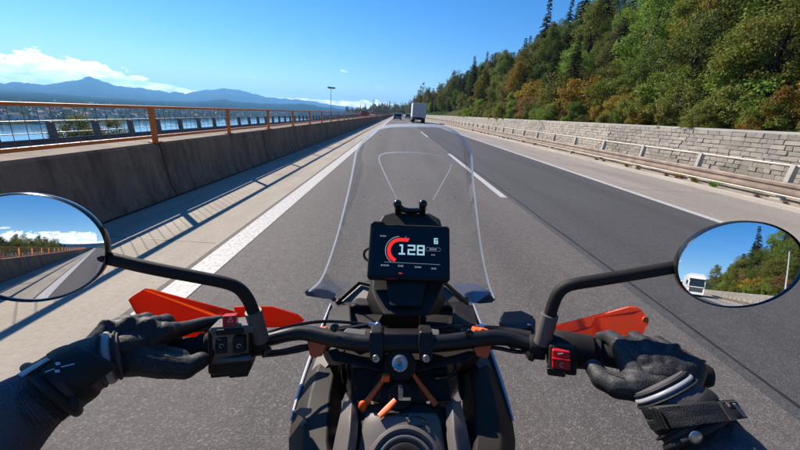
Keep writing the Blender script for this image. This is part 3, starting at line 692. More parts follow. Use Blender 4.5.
def car(loc, rz, mt, label, van=False, group=None):
    t = thing('van' if van else 'car', label, 'van' if van else 'car', loc, rz, group)
    L, Wd = (5.2, .97) if van else (4.4, .9); H = 2.0 if van else 1.45
    low = [(-L/2, .35), (-L/2-.03, .62), (-L/2+.05, .92 if not van else 1.1), (L/2-1.1, .95 if not van else 1.1), (L/2-.12, .78), (L/2, .55), (L/2-.02, .28), (-L/2+.1, .25)]
    top = [(-L/2+.12, .9), (-L/2+.55, H-.06), (-L/2+1.0, H), (L/2-2.1, H), (L/2-1.15, .95)] if not van else [(-L/2+.02, 1.05), (-L/2+.12, H-.05), (-L/2+.3, H), (L/2-1.9, H), (L/2-.95, 1.08)]
    MB().slab([(-Wd, y, z) for y, z in low], (2*Wd,0,0)).build('body', mt, t, bevel=.07, seg=3)
    wb = Wd-.13
    rf = MB(); n = len(top)
    rf.add([Vector((-Wd+.03 if z < 1.12 else -wb, y, z)) for y, z in top]+[Vector((Wd-.03 if z < 1.12 else wb, y, z)) for y, z in top], [tuple(range(n))[::-1], tuple(range(n, 2*n))]+[(i, (i+1)%n, (i+1)%n+n, i+n) for i in range(n)])
    rf.build('cabin', mt, t, bevel=.05)
    # windows, slightly proud of the cabin
    (y0, z0), (y1, z1) = top[0], top[1]
    def onl(a, b, q): return (a[0]+(b[0]-a[0])*q, a[1]+(b[1]-a[1])*q)
    for nm, a, b, sg in (('rear_window', top[0], top[1], -1), ('windscreen', top[-1], top[-2], 1)):
        p, q = onl(a, b, .18), onl(a, b, .92)
        MB().slab([(-Wd+.16, p[0], p[1]), (Wd-.16, p[0], p[1]), (wb-.08, q[0], q[1]), (-wb+.08, q[0], q[1])], (0, sg*.02, .012)).build(nm, M['dark_glass'], t)
    for s in (-1, 1):
        MB().slab([(s*(Wd-.025), top[0][0]+.5, top[0][1]+.1), (s*(Wd-.025), top[-1][0]-.25, .1+top[-1][1]), (s*(wb+.012), top[-2][0]-.05, H-.12), (s*(wb+.012), top[1][0]+.35, H-.12)], (s*.012,0,0)).build('side_window', M['dark_glass'], t)
        MB().box((s*(Wd-.2), -L/2-.02, .72), (.16, .03, .08)).build('tail_lamp', M['tail_red'], t, bevel=.01)
        MB().box((s*(Wd-.24), L/2-.08, .62), (.18, .06, .07)).build('headlight', M['lamp_clear'], t, bevel=.02)
        for yy in (-L/2+.85, L/2-.85): wheel(t, s*(Wd-.1), yy, .32, .22)
    MB().box((0, -L/2-.035, .60), (.26, .01, .055)).build('number_plate', M['white_paint'], t)
    return t
car((-.05, 84, 0), 0, M['car_dark'], 'dark hatchback driving ahead in the left lane')
car((3.5, 128, 0), 0, M['car_grey'], 'small grey car far ahead beyond the box truck')
car((-7.6, 84, -.6), math.pi, M['car_red'], 'red and pale van driving behind the orange railing', van=True)
car((-10.2, 150, -.6), math.pi, M['white_paint'], 'white van far off on the opposite carriageway', van=True)
car((1.6, 190, 0), 0, M['white_paint'], 'tiny pale car at the end of the left lane')
def semi(loc):
    t = thing('lorry', 'white articulated lorry following behind, seen in the right mirror', 'lorry', loc, 0)
    # faces +Y (towards the camera from behind)
    front = [(0, .35), (.12, .55), (.10, 1.35), (0, 1.5), (-.28, 2.9), (-.7, 3.55), (-2.2, 3.75), (-2.25, .6)]
    MB().slab([(-1.24, y, z) for y, z in front], (2.48,0,0)).build('cab', M['white_paint'], t, bevel=.08, seg=3)
    MB().slab([(-1.10, .02, 1.72), (1.10, .02, 1.72), (1.02, -.23, 2.78), (-1.02, -.23, 2.78)], (0,.03,.01)).build('windscreen', M['dark_glass'], t)
    MB().bx(-1.15, 1.15, -.30, -.02, 2.86, 3.05).build('sun_visor', M['black_plastic'], t)
    g = MB().bx(-.95, .95, .05, .13, .72, 1.42).build('grille', M['black_plastic'], t, bevel=.02)
    for i in range(5): MB().bx(-.9, .9, .12, .15, .78+i*.13, .82+i*.13).build('grille_bar', M['steel'], g)
    MB().bx(-1.2, 1.2, .0, .17, .34, .66).build('bumper', M['white_paint'], t, bevel=.03)
    MB().box((0, .178, .48), (.27, .008, .06)).build('number_plate', M['lamp_clear'], t)
    MB().slab([(-1.1,-.75,3.56), (1.1,-.75,3.56), (1.05,-2.1,4.05), (-1.05,-2.1,4.05)], (0,0,-.3)).build('roof_deflector', M['white_paint'], t, bevel=.05)
    MB().bx(-1.22,1.22,.02,.10,1.44,1.56).build('front_panel', M['car_grey'], t)
    for i in range(2): MB().tube([(-.2+i*.7,.06,1.78), (-.75+i*.7,-.06,2.25)], .015, 6).build('wiper', M['black_plastic'], t)
    MB().bx(-1.26,1.26,-2.0,-.1,.25,.62).build('side_skirt', M['car_grey'], t, bevel=.03)
    for s in (-1, 1):
        MB().box((s*.98, .13, .62), (.2, .05, .11)).build('headlight', M['lamp_clear'], t, bevel=.02)
        m = MB().box((s*1.42, -.15, 2.3), (.12, .07, .36)).build('mirror', M['black_plastic'], t, bevel=.02)
        MB().tube([(s*1.2, -.2, 2.55), (s*1.42, -.15, 2.55)], .025, 8).build('mirror_arm', M['black_plastic'], m)
        MB().slab([(s*1.245, -.35, 1.75), (s*1.245, -1.35, 1.75), (s*1.245, -1.35, 2.6), (s*1.245, -.55, 2.6)], (s*.012,0,0)).build('side_window', M['dark_glass'], t)
        wheel(t, s*1.05, -.75, .5, .32); wheel(t, s*.95, -4.3, .5, .55)
        for k in range(3): wheel(t, s*1.05, -9.6-k*1.3, .5, .36)
    MB().bx(-.45, .45, -13.6, -1.9, .62, .98).build('chassis', M['black_plastic'], t)
    MB().bx(-1.27, 1.27, -14.2, -2.9, 1.02, 3.9).build('trailer', M['truck_side'], t, bevel=.03)
semi((4.6, -45, 0))

M['mast'] = mat('galvanised_mast', (.50, .51, .51), .5, .5)
def lamp(loc, label, H, head=1.0, lean=0, name='lamp_post', cat='lamp post'):
    t = thing(name, label, cat, loc)
    MB().lathe((0,0,0), (0,0,1), [(.13,0),(.13,.05),(.09,.08),(.085,H*.4),(.05,H)], 12).build('mast', M['mast'], t)
    MB().box((0,0,.02), (.2,.2,.03)).build('base_plate', M['mast'], t)
    for i in range(3):
        a = i*2.09; MB().box((math.cos(a)*.28*head, math.sin(a)*.28*head, H+.15), (.24*head,.24*head,.14)).build('floodlight', M['black_plastic'], t, bevel=.03)
    MB().box((0,0,H+.05), (.3*head,.3*head,.05)).build('bracket', M['mast'], t)
p = W(331, 109, 72)
lamp((-15.5, p.y*15.5/abs(p.x), ground_z(-15.5, p.y*15.5/abs(p.x))-.1), 'tall mast with dark floodlights beyond the orange railing', 7.2, 1.7)
lamp((10.5, -28, .05), 'slim pale mast by the stone wall, seen in the right mirror', 6.2, .30)

# town on the far shore: small gabled houses, and the wood between them
M['house_white'] = mat('white_render', (.70, .68, .63), .9); M['house_ochre'] = mat('ochre_render', (.55, .42, .28), .9)
M['roof_red'] = mat('red_roof', (.28, .11, .07), .9); M['roof_grey'] = mat('grey_roof', (.16, .15, .15), .9)
def house_mesh(w, l, h, rf):
    a = MB().bx(-w/2, w/2, -l/2, l/2, -3, h).mesh('wall', M['house_white'])
    b = MB().slab([(-w/2-.4, -l/2-.4, h), (w/2+.4, -l/2-.4, h), (0, -l/2-.4, h+rf)], (0, l+.8, 0)).mesh('roof', M['roof_red'])
    return a, b
HM = [house_mesh(10, 13, 6, 4), house_mesh(12, 18, 8, 4.5), house_mesh(11, 24, 11, 3.5), house_mesh(9, 11, 5, 4)]
HL = {('house_white','roof_red'): 'white house with a red roof in the town across the lake', ('house_white','roof_grey'): 'white house with a grey roof in the town across the lake',
      ('house_ochre','roof_red'): 'ochre house with a red roof in the town across the lake', ('house_ochre','roof_grey'): 'ochre house with a grey roof in the town across the lake'}
r = random.Random(21)
for i in range(150):
    x = -650-abs(r.gauss(0, 150)) if i > 55 else r.uniform(-700, -648); y = r.uniform(520, 2700)
    w, rf = r.choice(['house_white','house_white','house_white','house_ochre']), r.choice(['roof_red','roof_grey'])
    t = thing('house', HL[(w, rf)], 'house', (x, y, ground_z(x, y)), r.uniform(-.5,.5), 'houses of the lakeside town'); k = r.randrange(4)
    for nm, me, mt in (('wall', HM[k][0], w), ('roof', HM[k][1], rf)):
        o = bpy.data.objects.new(nm, me); C.objects.link(o); o.parent = t; o.material_slots[0].link = 'OBJECT'; o.material_slots[0].material = M[mt]
vs, fs = [], []
for i in range(5200):
    x = -646-abs(r.gauss(0, 260)); y = r.uniform(380, 3800); z = ground_z(x, y); h = r.uniform(6, 13); w = r.uniform(4, 8)
    for k in range(9):
        c = Vector((x+r.uniform(-w,w)*.6, y+r.uniform(-w,w)*.6, z+h*r.uniform(.15, 1))); a, b2 = rv(r)*w*.5, rv(r)*w*.5; o = len(vs); vs += [c-a, c+b2, c+a, c-b2]; fs += [(o,o+1,o+2), (o,o+2,o+3)]
me = raw_mesh('shore_wood', vs, fs); me.materials[0] = M['needle']; o = bpy.data.objects.new('shore_wood', me); C.objects.link(o); tag(o, 'dark trees between the houses across the lake', 'wood', kind='stuff')
# ------------------------------------------------------------------ motorcycle (built in its own frame, leaning with the rider)
M['matte_black'] = mat('matte_black_moulding', (.027, .022, .018), .58, spec=.25, var=.25, vscale=14, bump=.10, bscale=500, bdist=.0015, rvar=.1)
M['bar_black'] = mat('black_anodised_bar', (.020, .0165, .0135), .38, .0, spec=.4, rvar=.1, vscale=40)
M['gloss_black'] = mat('gloss_black', (.011, .010, .0095), .2, coat=.2, rvar=.06, vscale=20)
M['tank_grey'] = mat('grey_tank_moulding', (.155, .138, .124), .5, spec=.35, var=.12, vscale=10, bump=.12, bscale=600, bdist=.0015, rvar=.08)
M['grip_rubber'] = mat('grip_rubber', (.016, .016, .016), .8, bump=.4, bscale=200, bdist=.002)
M['guard_red'] = mat('red_guard_plastic', (.86, .085, .012), .38, coat=.15, var=.10, vscale=9, rvar=.08)
tt = M['guard_red'].node_tree; tr = tt.nodes.new('ShaderNodeBsdfTranslucent'); tr.inputs[0].default_value = (1.0, .13, .015, 1); mx = tt.nodes.new('ShaderNodeMixShader'); mx.inputs[0].default_value = .42
tt.links.new(tt.nodes['Principled BSDF'].outputs[0], mx.inputs[1]); tt.links.new(tr.outputs[0], mx.inputs[2]); tt.links.new(mx.outputs[0], tt.nodes['Material Output'].inputs[0])
M['orange_part'] = mat('orange_anodised', (.95, .13, .006), .45, coat=.2)
M['red_button'] = mat('red_button', (.55, .012, .014), .35)
M['blue_bit'] = mat('blue_fitting', (.02, .16, .36), .35)
M['chrome'] = mat('bare_metal', (.62, .63, .65), .2, 1.0, rvar=.08, vscale=60)
M['print_white'] = mat('white_print', (.72, .73, .74), .5)
M['white_fairing'] = mat('white_fairing_paint', (.72, .73, .75), .3, coat=.5)
M['mirror_glass'] = mat('mirror_glass', (.86, .88, .90), .0, 1.0)
M['screen_black'] = mat('display_glass', (.006, .007, .010), .12, spec=.6, rvar=.05, vscale=30)
def glow(name, c, s): return mat(name, tuple(q*.5 for q in c), .5, emit=c, estr=s)
M['glow_digit'] = glow('lit_digits', (.50, .82, .90), .42); M['glow_red'] = glow('lit_red_gauge', (.85, .03, .02), .62); M['glow_grey'] = glow('lit_small_print', (.55, .60, .62), .18); M['glow_blue'] = glow('lit_blue_background', (.010, .022, .05), .5)
# clear plastic: mostly see-through, glancing reflections, a pale veil of road dust and painted-in milky sheen
def clear(name, tint, haze, refl):
    m = bpy.data.materials.new(name); m.use_nodes = True; n, l = m.node_tree.nodes, m.node_tree.links; n.clear()
    t = n.new('ShaderNodeBsdfTransparent'); t.inputs[0].default_value = (*tint, 1); g_ = n.new('ShaderNodeBsdfGlossy'); g_.inputs['Roughness'].default_value = .03; g_.inputs[0].default_value = (.9,.95,1,1)
    d = n.new('ShaderNodeBsdfDiffuse'); d.inputs[0].default_value = (.7,.68,.66,1); fr_ = n.new('ShaderNodeFresnel'); fr_.inputs[0].default_value = 1.45
    k = n.new('ShaderNodeMath'); k.operation = 'MULTIPLY'; k.inputs[1].default_value = refl; l.new(fr_.outputs[0], k.inputs[0])
    tc_ = n.new('ShaderNodeTexCoord'); z = n.new('ShaderNodeTexNoise'); z.inputs['Scale'].default_value = 9; z.inputs['Detail'].default_value = 8; mp = n.new('ShaderNodeMapping'); mp.inputs['Scale'].default_value = (2.2, 1, .5); l.new(tc_.outputs['Object'], mp.inputs[0]); l.new(mp.outputs[0], z.inputs[0])
    r_ = n.new('ShaderNodeMapRange'); r_.inputs[1].default_value = .35; r_.inputs[2].default_value = .8; r_.inputs[3].default_value = haze*.25; r_.inputs[4].default_value = haze*2; l.new(z.outputs['Fac'], r_.inputs[0])
    a = n.new('ShaderNodeMixShader'); l.new(r_.outputs[0], a.inputs[0]); l.new(t.outputs[0], a.inputs[1]); l.new(d.outputs[0], a.inputs[2])
    b = n.new('ShaderNodeMixShader'); l.new(k.outputs[0], b.inputs[0]); l.new(a.outputs[0], b.inputs[1]); l.new(g_.outputs[0], b.inputs[2])
    o = n.new('ShaderNodeOutputMaterial'); l.new(b.outputs[0], o.inputs[0]); return m
M['clear'] = clear('clear_screen', (.955, .965, .975), .075, .34)
M['clear_edge'] = clear('clear_screen_edge', (.82, .91, .98), .55, .5)
M['clear_wing'] = clear('clear_winglet', (.93, .94, .95), .03, .35)

def rim_mat():  # reflected and refracted sky painted in as the rim's pale blue-white colour
    m = bpy.data.materials.new('sky_pale_screen_rim'); m.use_nodes = True; n, l = m.node_tree.nodes, m.node_tree.links; p_ = n['Principled BSDF']; p_.inputs['Base Color'].default_value = (.80, .86, .92, 1); p_.inputs['Roughness'].default_value = .15
    tr_ = n.new('ShaderNodeBsdfTranslucent'); tr_.inputs[0].default_value = (.85, .92, 1, 1); t_ = n.new('ShaderNodeBsdfTransparent'); a = n.new('ShaderNodeMixShader'); a.inputs[0].default_value = .5; b = n.new('ShaderNodeMixShader'); b.inputs[0].default_value = .42
    l.new(p_.outputs[0], a.inputs[1]); l.new(tr_.outputs[0], a.inputs[2]); l.new(a.outputs[0], b.inputs[1]); l.new(t_.outputs[0], b.inputs[2]); l.new(b.outputs[0], n['Material Output'].inputs[0]); return m
M['rim_sky_pale'] = rim_mat()
bike = thing('motorcycle', 'black and red adventure motorcycle with clear windscreen and lit display', 'motorcycle')
bike.matrix_world = MB4
CA = (CR, CU, CF)
def part(name, mb, m, parent=None, **k): return mb.build(name, M[m] if isinstance(m, str) else m, parent or bike, **k)
def Bs(*pts): return [B(*p) for p in pts]

# --- handlebar, grips, levers
bar_pts = Bs((110,352,.512), (205,347.5,.56), (240,345,.578), (268,340,.59), (290,334,.60), (306,332.5,.605), (326,337,.60), (358,343.5,.588), (400,345,.583), (442,343.5,.588), (470,340,.598), (495,337,.605), (512,339,.602), (532,346,.588), (592,352.5,.56), (682,371,.512))
part('handlebar', MB().tube(bar_pts, [.011]*3+[.0112,.0118,.0125]+[.0142]*4+[.0142,.0135,.0122,.0115,.011,.011], 18, smooth=2), 'bar_black')
for side in (0, 1):
    a, b = (B(203,347.6,.559), B(97,352.6,.505)) if side == 0 else (B(594,353,.559), B(692,373,.506))
    ax = (b-a).normalized()
    g_ = part('grip', MB().lathe(a, ax, [(.011,.0),(.0215,.0),(.0225,.004),(.0215,.008),(.0168,.011),(.0165,.06),(.0168,.105),(.0195,.112),(.0195,.118),(.012,.12)], 24), 'grip_rubber')
    part('grip_collar', MB().lathe(a-ax*.004, ax, [(.012,-.009),(.0235,-.009),(.025,-.006),(.025,.002),(.0235,.004),(.012,.004)], 28), 'matte_black', g_)
    part('bar_end', MB().lathe(a+ax*.121, ax, [(.008,-.004),(.016,0),(.0165,.02),(.013,.026),(.004,.027)], 20), 'matte_black')
part('clutch_lever', MB().tube(Bs((262,338,.625), (246,331,.645), (220,327,.64), (175,331,.60), (125,335,.56), (108,335,.545)), [.009,.0085,.0075,.007,.0065,.009], 10, flat=.7, smooth=2), 'bar_black', bevel=0)
part('brake_lever', MB().tube(Bs((536,342,.62), (552,338,.64), (585,341,.63), (625,352,.595), (668,364,.56), (684,368,.548)), [.009,.0085,.0075,.007,.0065,.009], 10, flat=.7, smooth=2), 'bar_black')

# --- hand guards
def guard(out, name='hand_guard'):
    ring = [B(*p) for p in out]; c = sum(ring, Vector())/len(ring); c0 = c + CF*.003
    mb = MB(); n = len(ring); th = CF*.0035 + CU*.001
    mb.slab(ring, th*1.3); return part(name, mb, 'guard_red', angle=28, bevel=.0014)
gl = guard([(128,300,.565), (131,297,.57), (143,289.5,.59), (150,290,.60), (186.5,300,.635), (212,306.5,.655), (240,314,.67), (242,327,.665), (214,342,.65), (180,352,.625), (150,342,.59), (139,320,.57)])
guard([(233,307.5,.665), (250,306.5,.675), (272,307,.685), (298,315,.69), (304,321,.69), (296,327,.688), (268,328,.68), (240,324,.668)], 'hand_guard')
gr_ = guard([(550,327.5,.67), (584,319.5,.655), (612,312,.63), (629,307.5,.605), (637,307.5,.60), (642,310,.595), (649.5,320.5,.58), (646,329,.58), (640,340,.585), (622,356,.60), (590,352,.64), (556,340,.665)])
part('guard_bolt', MB().lathe(B(645,319.5,.583), -CF, [(.0,.0),(.005,.0),(.005,.002),(.003,.003)], 12), 'orange_part', gr_)

# --- left switch cluster
bx_ = (B(262,343,.58)-B(203,347.6,.559)).normalized(); by_ = (CU-bx_*CU.dot(bx_)).normalized(); bz_ = bx_.cross(by_); LA = (bx_, by_, bz_)
def cl(px, py, d): return B(px, py, d)
sw = part('switch_cluster', MB().box(cl(233,345.5,.558), (.031,.036,.026), LA), 'matte_black', bevel=.007, seg=3)
part('bezel', MB().box(cl(231,347,.532), (.0265,.0235,.0035), LA), 'gloss_black', sw, bevel=.002)
part('top_cover', MB().box(cl(236,325.5,.553), (.031,.007,.026), LA), 'tank_grey', sw, bevel=.004)
part('hazard_button', MB().box(cl(230.5,319.8,.535), (.0095,.0085,.009), LA), 'red_button', sw, bevel=.002)
hz = MB(); q0 = cl(230.5,320.5,.5235)
for i in range(3):
    a, b = 2*math.pi*i/3+math.pi/2, 2*math.pi*(i+1)/3+math.pi/2
    P = lambda t, r_: q0 + bx_*math.cos(t)*r_ + by_*math.sin(t)*r_
    hz.tube([P(a,.0042), P(b,.0042)], .0004, 5)
part('hazard_mark', hz, 'print_white', sw)
for px, py, w, h_ in ((221.5,345,.0085,.0125), (239,344.5,.0085,.0125), (230,331.5,.019,.0045)):
    part('button', MB().box(cl(px,py,.527), (w,h_,.0035), LA), 'matte_black', sw, bevel=.0025)
part('toggle', MB().slab([cl(214,358.5,.524), cl(247,357,.524), cl(250,361,.522), cl(214,362.5,.522)], CF*.012), 'tank_grey', sw, bevel=.002)
ic = MB()
for px in (221.5, 239):
    c = cl(px,346,.5215); ic.tube([c + bx_*math.cos(t)*.0028 + by_*math.sin(t)*.0028 for t in [k*math.pi/6 for k in range(10)]], .00042, 5)
ic.tube([cl(216,338,.523), cl(221,340,.523)], .0004, 5)
part('icon', ic, 'print_white', sw)
for c, r_ in ((cl(240,371,.55), .008), (cl(222,371,.55), .007)): part('lower_clamp', MB().box(c, (.014,.006,.012), LA), 'matte_black', sw, bevel=.003)
part('clamp', MB().lathe(B(258,343.5,.577), bx_, [(.012,-.012),(.019,-.012),(.02,-.008),(.02,.008),(.019,.012),(.012,.012)], 20), 'matte_black')
part('clamp_bolt', MB().lathe(B(266,352,.563), -CF, [(0,-.01),(.0065,-.01),(.0065,.003),(.004,.0045)], 6), 'gloss_black')

# --- right switch pod and brake reservoir
rx_ = (B(592,352.5,.56)-B(532,346,.588)).normalized(); ry_ = (CU-rx_*CU.dot(rx_)).normalized(); rz_ = rx_.cross(ry_); RA = (rx_, ry_, rz_)
sr = part('throttle_housing', MB().lathe(B(547,347.5,.578), rx_, [(.012,0),(.026,0),(.029,.005),(.030,.026),(.0275,.045),(.0265,.066),(.022,.070),(.012,.071)], 28), 'matte_black')
part('switch_face', MB().box(B(562,358,.545), (.0195,.022,.012), RA), 'matte_black', sr, bevel=.004)
rs = part('kill_switch', MB().box(B(561,359,.530), (.0125,.0145,.006), RA), 'red_button', sr, bevel=.0025)
part('kill_switch_ridge', MB().box(B(561,360,.5225), (.0125,.0022,.0028), RA), 'red_button', rs, bevel=.001)
ic = MB(); c = B(562,365,.5225); ic.tube([c + rx_*math.cos(t)*.003 + ry_*math.sin(t)*.003 for t in [.6+k*math.pi/6 for k in range(10)]], .0004, 5); ic.tube([B(558,354,.523), B(563,353.5,.523)], .0006, 5)
part('icon', ic, 'print_white', sr)
part('start_button', MB().box(B(556,371,.535), (.013,.006,.008), RA), 'gloss_black', sr, bevel=.003)
part('clamp', MB().lathe(B(537,347,.586), rx_, [(.012,-.012),(.019,-.012),(.02,-.008),(.02,.008),(.019,.012),(.012,.012)], 20), 'matte_black')
part('clamp_bolt', MB().lathe(B(531,357,.568), -CF, [(0,-.01),(.0065,-.01),(.0065,.003),(.004,.0045)], 6), 'gloss_black')
rs_ = part('brake_reservoir', MB().slab(Bs((497,325,.635), (501,313.5,.66), (522,311.5,.665), (536,318,.655), (535,331,.625), (512,335,.615)), -CU*.028), 'gloss_black', bevel=.004)
part('reservoir_cap', MB().slab(Bs((500,323.5,.633), (503.5,313.8,.655), (521.5,312.4,.66), (533.5,318.3,.65), (532.5,329.5,.624), (512,332.5,.616)), CU*.004), 'gloss_black', rs_, bevel=.0015)
for px, py, d in ((504,317,.652), (529,327,.628)): part('cap_screw', MB().lathe(B(px,py,d)+CU*.003, CU, [(0,0),(.0035,0),(.0035,.0025),(.001,.003)], 10), 'chrome', rs_)
part('master_cylinder', MB().tube(Bs((484,329,.63), (500,331,.625), (530,338,.61)), [.007,.009,.012], 14), 'matte_black')
part('brake_fitting', MB().tube(Bs((479,326.5,.635), (486,328.5,.63)), .0062, 8), 'blue_bit')

# --- mirrors
back = MB4.to_3x3().inverted() @ Vector((0, -1, 0))
EYE = Vector((0, 0, HB))
def mirror(cx, cy, a, b, tilt, d, qx, qy, Rc, name_):
    c = B(cx, cy, d); q = B(qx, qy, d); v = (q-EYE).normalized(); nq = (back-v).normalized()
    n_ = (nq - (q-c)/Rc).normalized()
    def hit(px, py):
        r_ = B(px, py, 1.0)-EYE; return EYE + r_*((c-EYE).dot(n_)/r_.dot(n_))
    def ring(s, off): 
        out = []
        for k in range(56):
            t = 2*math.pi*k/56; x, y = a*s*math.cos(t), b*s*math.sin(t)
            out.append(hit(cx+x*math.cos(tilt)-y*math.sin(tilt), cy+x*math.sin(tilt)+y*math.cos(tilt)) + n_*off)
        return out
    root = part('mirror', MB().loft([ring(.955,-.001), ring(.965,.004), ring(.985,.0055), ring(1.0,.003), ring(1.0,-.006), ring(.93,-.018), ring(.72,-.030), ring(.4,-.036), ring(.1,-.037)]), 'gloss_black', angle=50)
    mb = MB(); rings = []
    for s in [1e-3]+[.95*i/14 for i in range(1, 15)]+[.962]:
        r_ = ring(s, 0); rings.append([p - n_*((p-c).length_squared/(2*Rc)) + n_*.0034 for p in r_])
    mb.loft(rings, cap=False); g_ = mb.build('mirror_glass', M['mirror_glass'], root, angle=180)
    return root, c, n_
ml, mlc, mln = mirror(27, 247, 82.5, 54.5, .06, .44, 92, 249, 1.1, 'l')
mr, mrc, mrn = mirror(739, 264, 64.8, 43.0, -.12, .47, 671, 287, 1.6, 'r')
part('mirror_stem', MB().tube([mlc-mln*.028]+Bs((100,257,.47), (112,259,.475), (149,268,.485), (200,277.5,.508), (228,283,.52), (240,288.5,.527), (247.5,298,.534), (252,308,.54), (256,320,.548), (260,338,.562)), [.007,.009]+[.0092]*9, 16, smooth=2), 'matte_black')
part('stem_sleeve', MB().tube(Bs((253.3,311,.541), (258.5,331,.556), (260.5,340,.563)), [.0128,.0128,.0135], 20), 'tank_grey', bevel=.001)
part('mirror_stem', MB().tube([mrc-mrn*.028]+Bs((690,265,.50), (678,266.5,.50), (646.7,272,.508), (600,280,.52), (578,283.2,.527), (566,286,.533), (558.5,292,.538), (554,301,.543), (550,314,.55), (545,338,.562)), [.007,.009]+[.0092]*9, 16, smooth=2), 'matte_black')
part('stem_sleeve', MB().tube(Bs((550,314,.55), (545,333,.56), (542.5,343,.566)), [.0128,.0128,.0135], 20), 'tank_grey', bevel=.001)

# --- display
dq = Bs((370.5,224.5,.735), (451.5,227,.735), (449,280.5,.70), (366,276.7,.70))
dx_ = ((dq[1]-dq[0])+(dq[2]-dq[3])).normalized(); dy_ = ((dq[0]-dq[3])+(dq[1]-dq[2])); dy_ = (dy_-dx_*dy_.dot(dx_)).normalized(); dn = dx_.cross(dy_).normalized()
if dn.dot(CF) > 0: dn = -dn
dc = sum(dq, Vector())/4
Wd_, Hd_ = .0835, .0585
def D(u, v, off=0.): return dc + dx_*u*Wd_ + dy_*v*Hd_ + dn*off      # u, v in -1..1 on the display face
disp = part('display', MB().slab([D(-1,-.92), D(-.97,-1), D(.97,-1), D(1,-.92), D(1,.9), D(.96,1), D(-.62,1), D(-.68,1.1), D(-.93,1.1), D(-1,1.0)], -dn*.022), 'matte_black', bevel=.004, seg=3)
scr = part('screen', MB().slab([D(-.94,-.88,.0004), D(.94,-.88,.0004), D(.94,.88,.0004), D(-.94,.88,.0004)], dn*.0012), 'screen_black', disp, bevel=.0008)
OFF = .0022
def arc(c, r0, r1, a0, a1, n=30):
    mb = MB(); rows = []
    for i in range(n+1):
        t = math.radians(a0+(a1-a0)*i/n); e = dx_*math.cos(t)+dy_*math.sin(t); rows.append([c+e*r0, c+e*r1])
    return mb.grid(rows)
gc = D(-.23, .02, OFF)
part('gauge', arc(gc, .0188, .0268, 90, 248).add([gc+dy_*.0188, gc+dy_*.0268, gc+dy_*.0268+dx_*.019, gc+dy_*.0188+dx_*.016], [(0,1,2,3)]), 'glow_red', disp, fixn=False)
part('gauge_rim', arc(gc, .0295, .0303, 95, 235), 'glow_digit', disp, fixn=False)
# square-cut speed digits built from segments
def seg_digits(s, u0, v0, w, h_, gap, th, m, name):
    SEG = {'1': 'BC', '2': 'ABGED', '8': 'ABCDEFG', '6': 'AFGECD'}; mb = MB(); x = 0
    for ch in s:
        L = {'A': (0,h_-th,w,h_), 'G': (0,(h_-th)/2,w,(h_+th)/2), 'D': (0,0,w,th), 'B': (w-th,h_/2,w,h_), 'C': (w-th,0,w,h_/2), 'F': (0,h_/2,th,h_), 'E': (0,0,th,h_/2)}
        segs = SEG[ch]
        if ch == '1':
            rects = [(w*.38,0,w*.38+th,h_), (w*.12,h_-th,w*.38,h_), (w*.05,0,w*.9,th)]
        else: rects = [L[k] for k in segs]
        o = D(u0, v0, OFF)
        for k, (a, b, c, d) in enumerate(rects):
            P = lambda q, r_: o + dx_*(x+q) + dy_*r_ + dn*(.00003*k)
            mb.add([P(a,b), P(c,b), P(c,d), P(a,d)], [(0,1,2,3)])
        x += w+gap
    return part(name, mb, m, disp, fixn=False)
seg_digits('128', -.27, -.13, .0158, .0215, .0032, .0035, 'glow_digit', 'speed_digits')
seg_digits('6', .60, .30, .0085, .0125, 0, .0026, 'glow_digit', 'gear_digit')
rr = MB(); P = lambda u, v: D(u, v, OFF)
rr.tube([P(.42,.16), P(.74,.16), P(.77,.10), P(.74,.04), P(.42,.04), P(.39,.10), P(.42,.16)], .0003, 4); part('mode_frame', rr, 'glow_grey', disp)
# the small captions are too small to read in the photograph: rows of fine strokes at their places
for n_, u, v, h_, m in ((4, .58,.10,.0040,'glow_grey'), (3, .58,-.10,.0028,'glow_grey'), (5, -.58,-.53,.0036,'glow_grey'), (3, -.20,-.53,.0040,'glow_grey'), (4, .22,-.55,.0036,'glow_grey'), (3, .60,-.58,.0036,'glow_grey'), (1, -.52,-.28,.0036,'glow_red'), (1, -.10,.50,.0045,'print_white'), (4, -.66,.52,.0034,'glow_grey')):
    mb = MB(); c0 = D(u, v, OFF+.0004)
    for k in range(n_):
        c1 = c0 + dx_*((k-(n_-1)/2)*h_*.95); w_ = h_*.34; hh_ = h_*(.5 if k % 2 == 0 else .38)
        mb.add([c1-dx_*w_-dy_*hh_, c1+dx_*w_-dy_*hh_, c1+dx_*w_+dy_*hh_, c1-dx_*w_+dy_*hh_], [(0,1,2,3)])
    part('caption', mb, m, disp, fixn=False)
part('shift_bar', MB().slab([D(-.6,-.42,OFF), D(.75,-.44,OFF), D(.75,-.425,OFF), D(-.6,-.405,OFF)], dn*.0001), 'glow_grey', disp)
part('menu_mark', MB().slab([D(-.24,-.80,OFF), D(-.16,-.80,OFF), D(-.16,-.77,OFF), D(-.24,-.77,OFF)], dn*.0001), 'glow_red', disp)
part('lower_trim', MB().slab([D(-.55,-1.0,.0005), D(-.30,-1.0,.0005), D(-.30,-.97,.0005), D(-.55,-.97,.0005)], dn*.0006), 'red_button', disp)
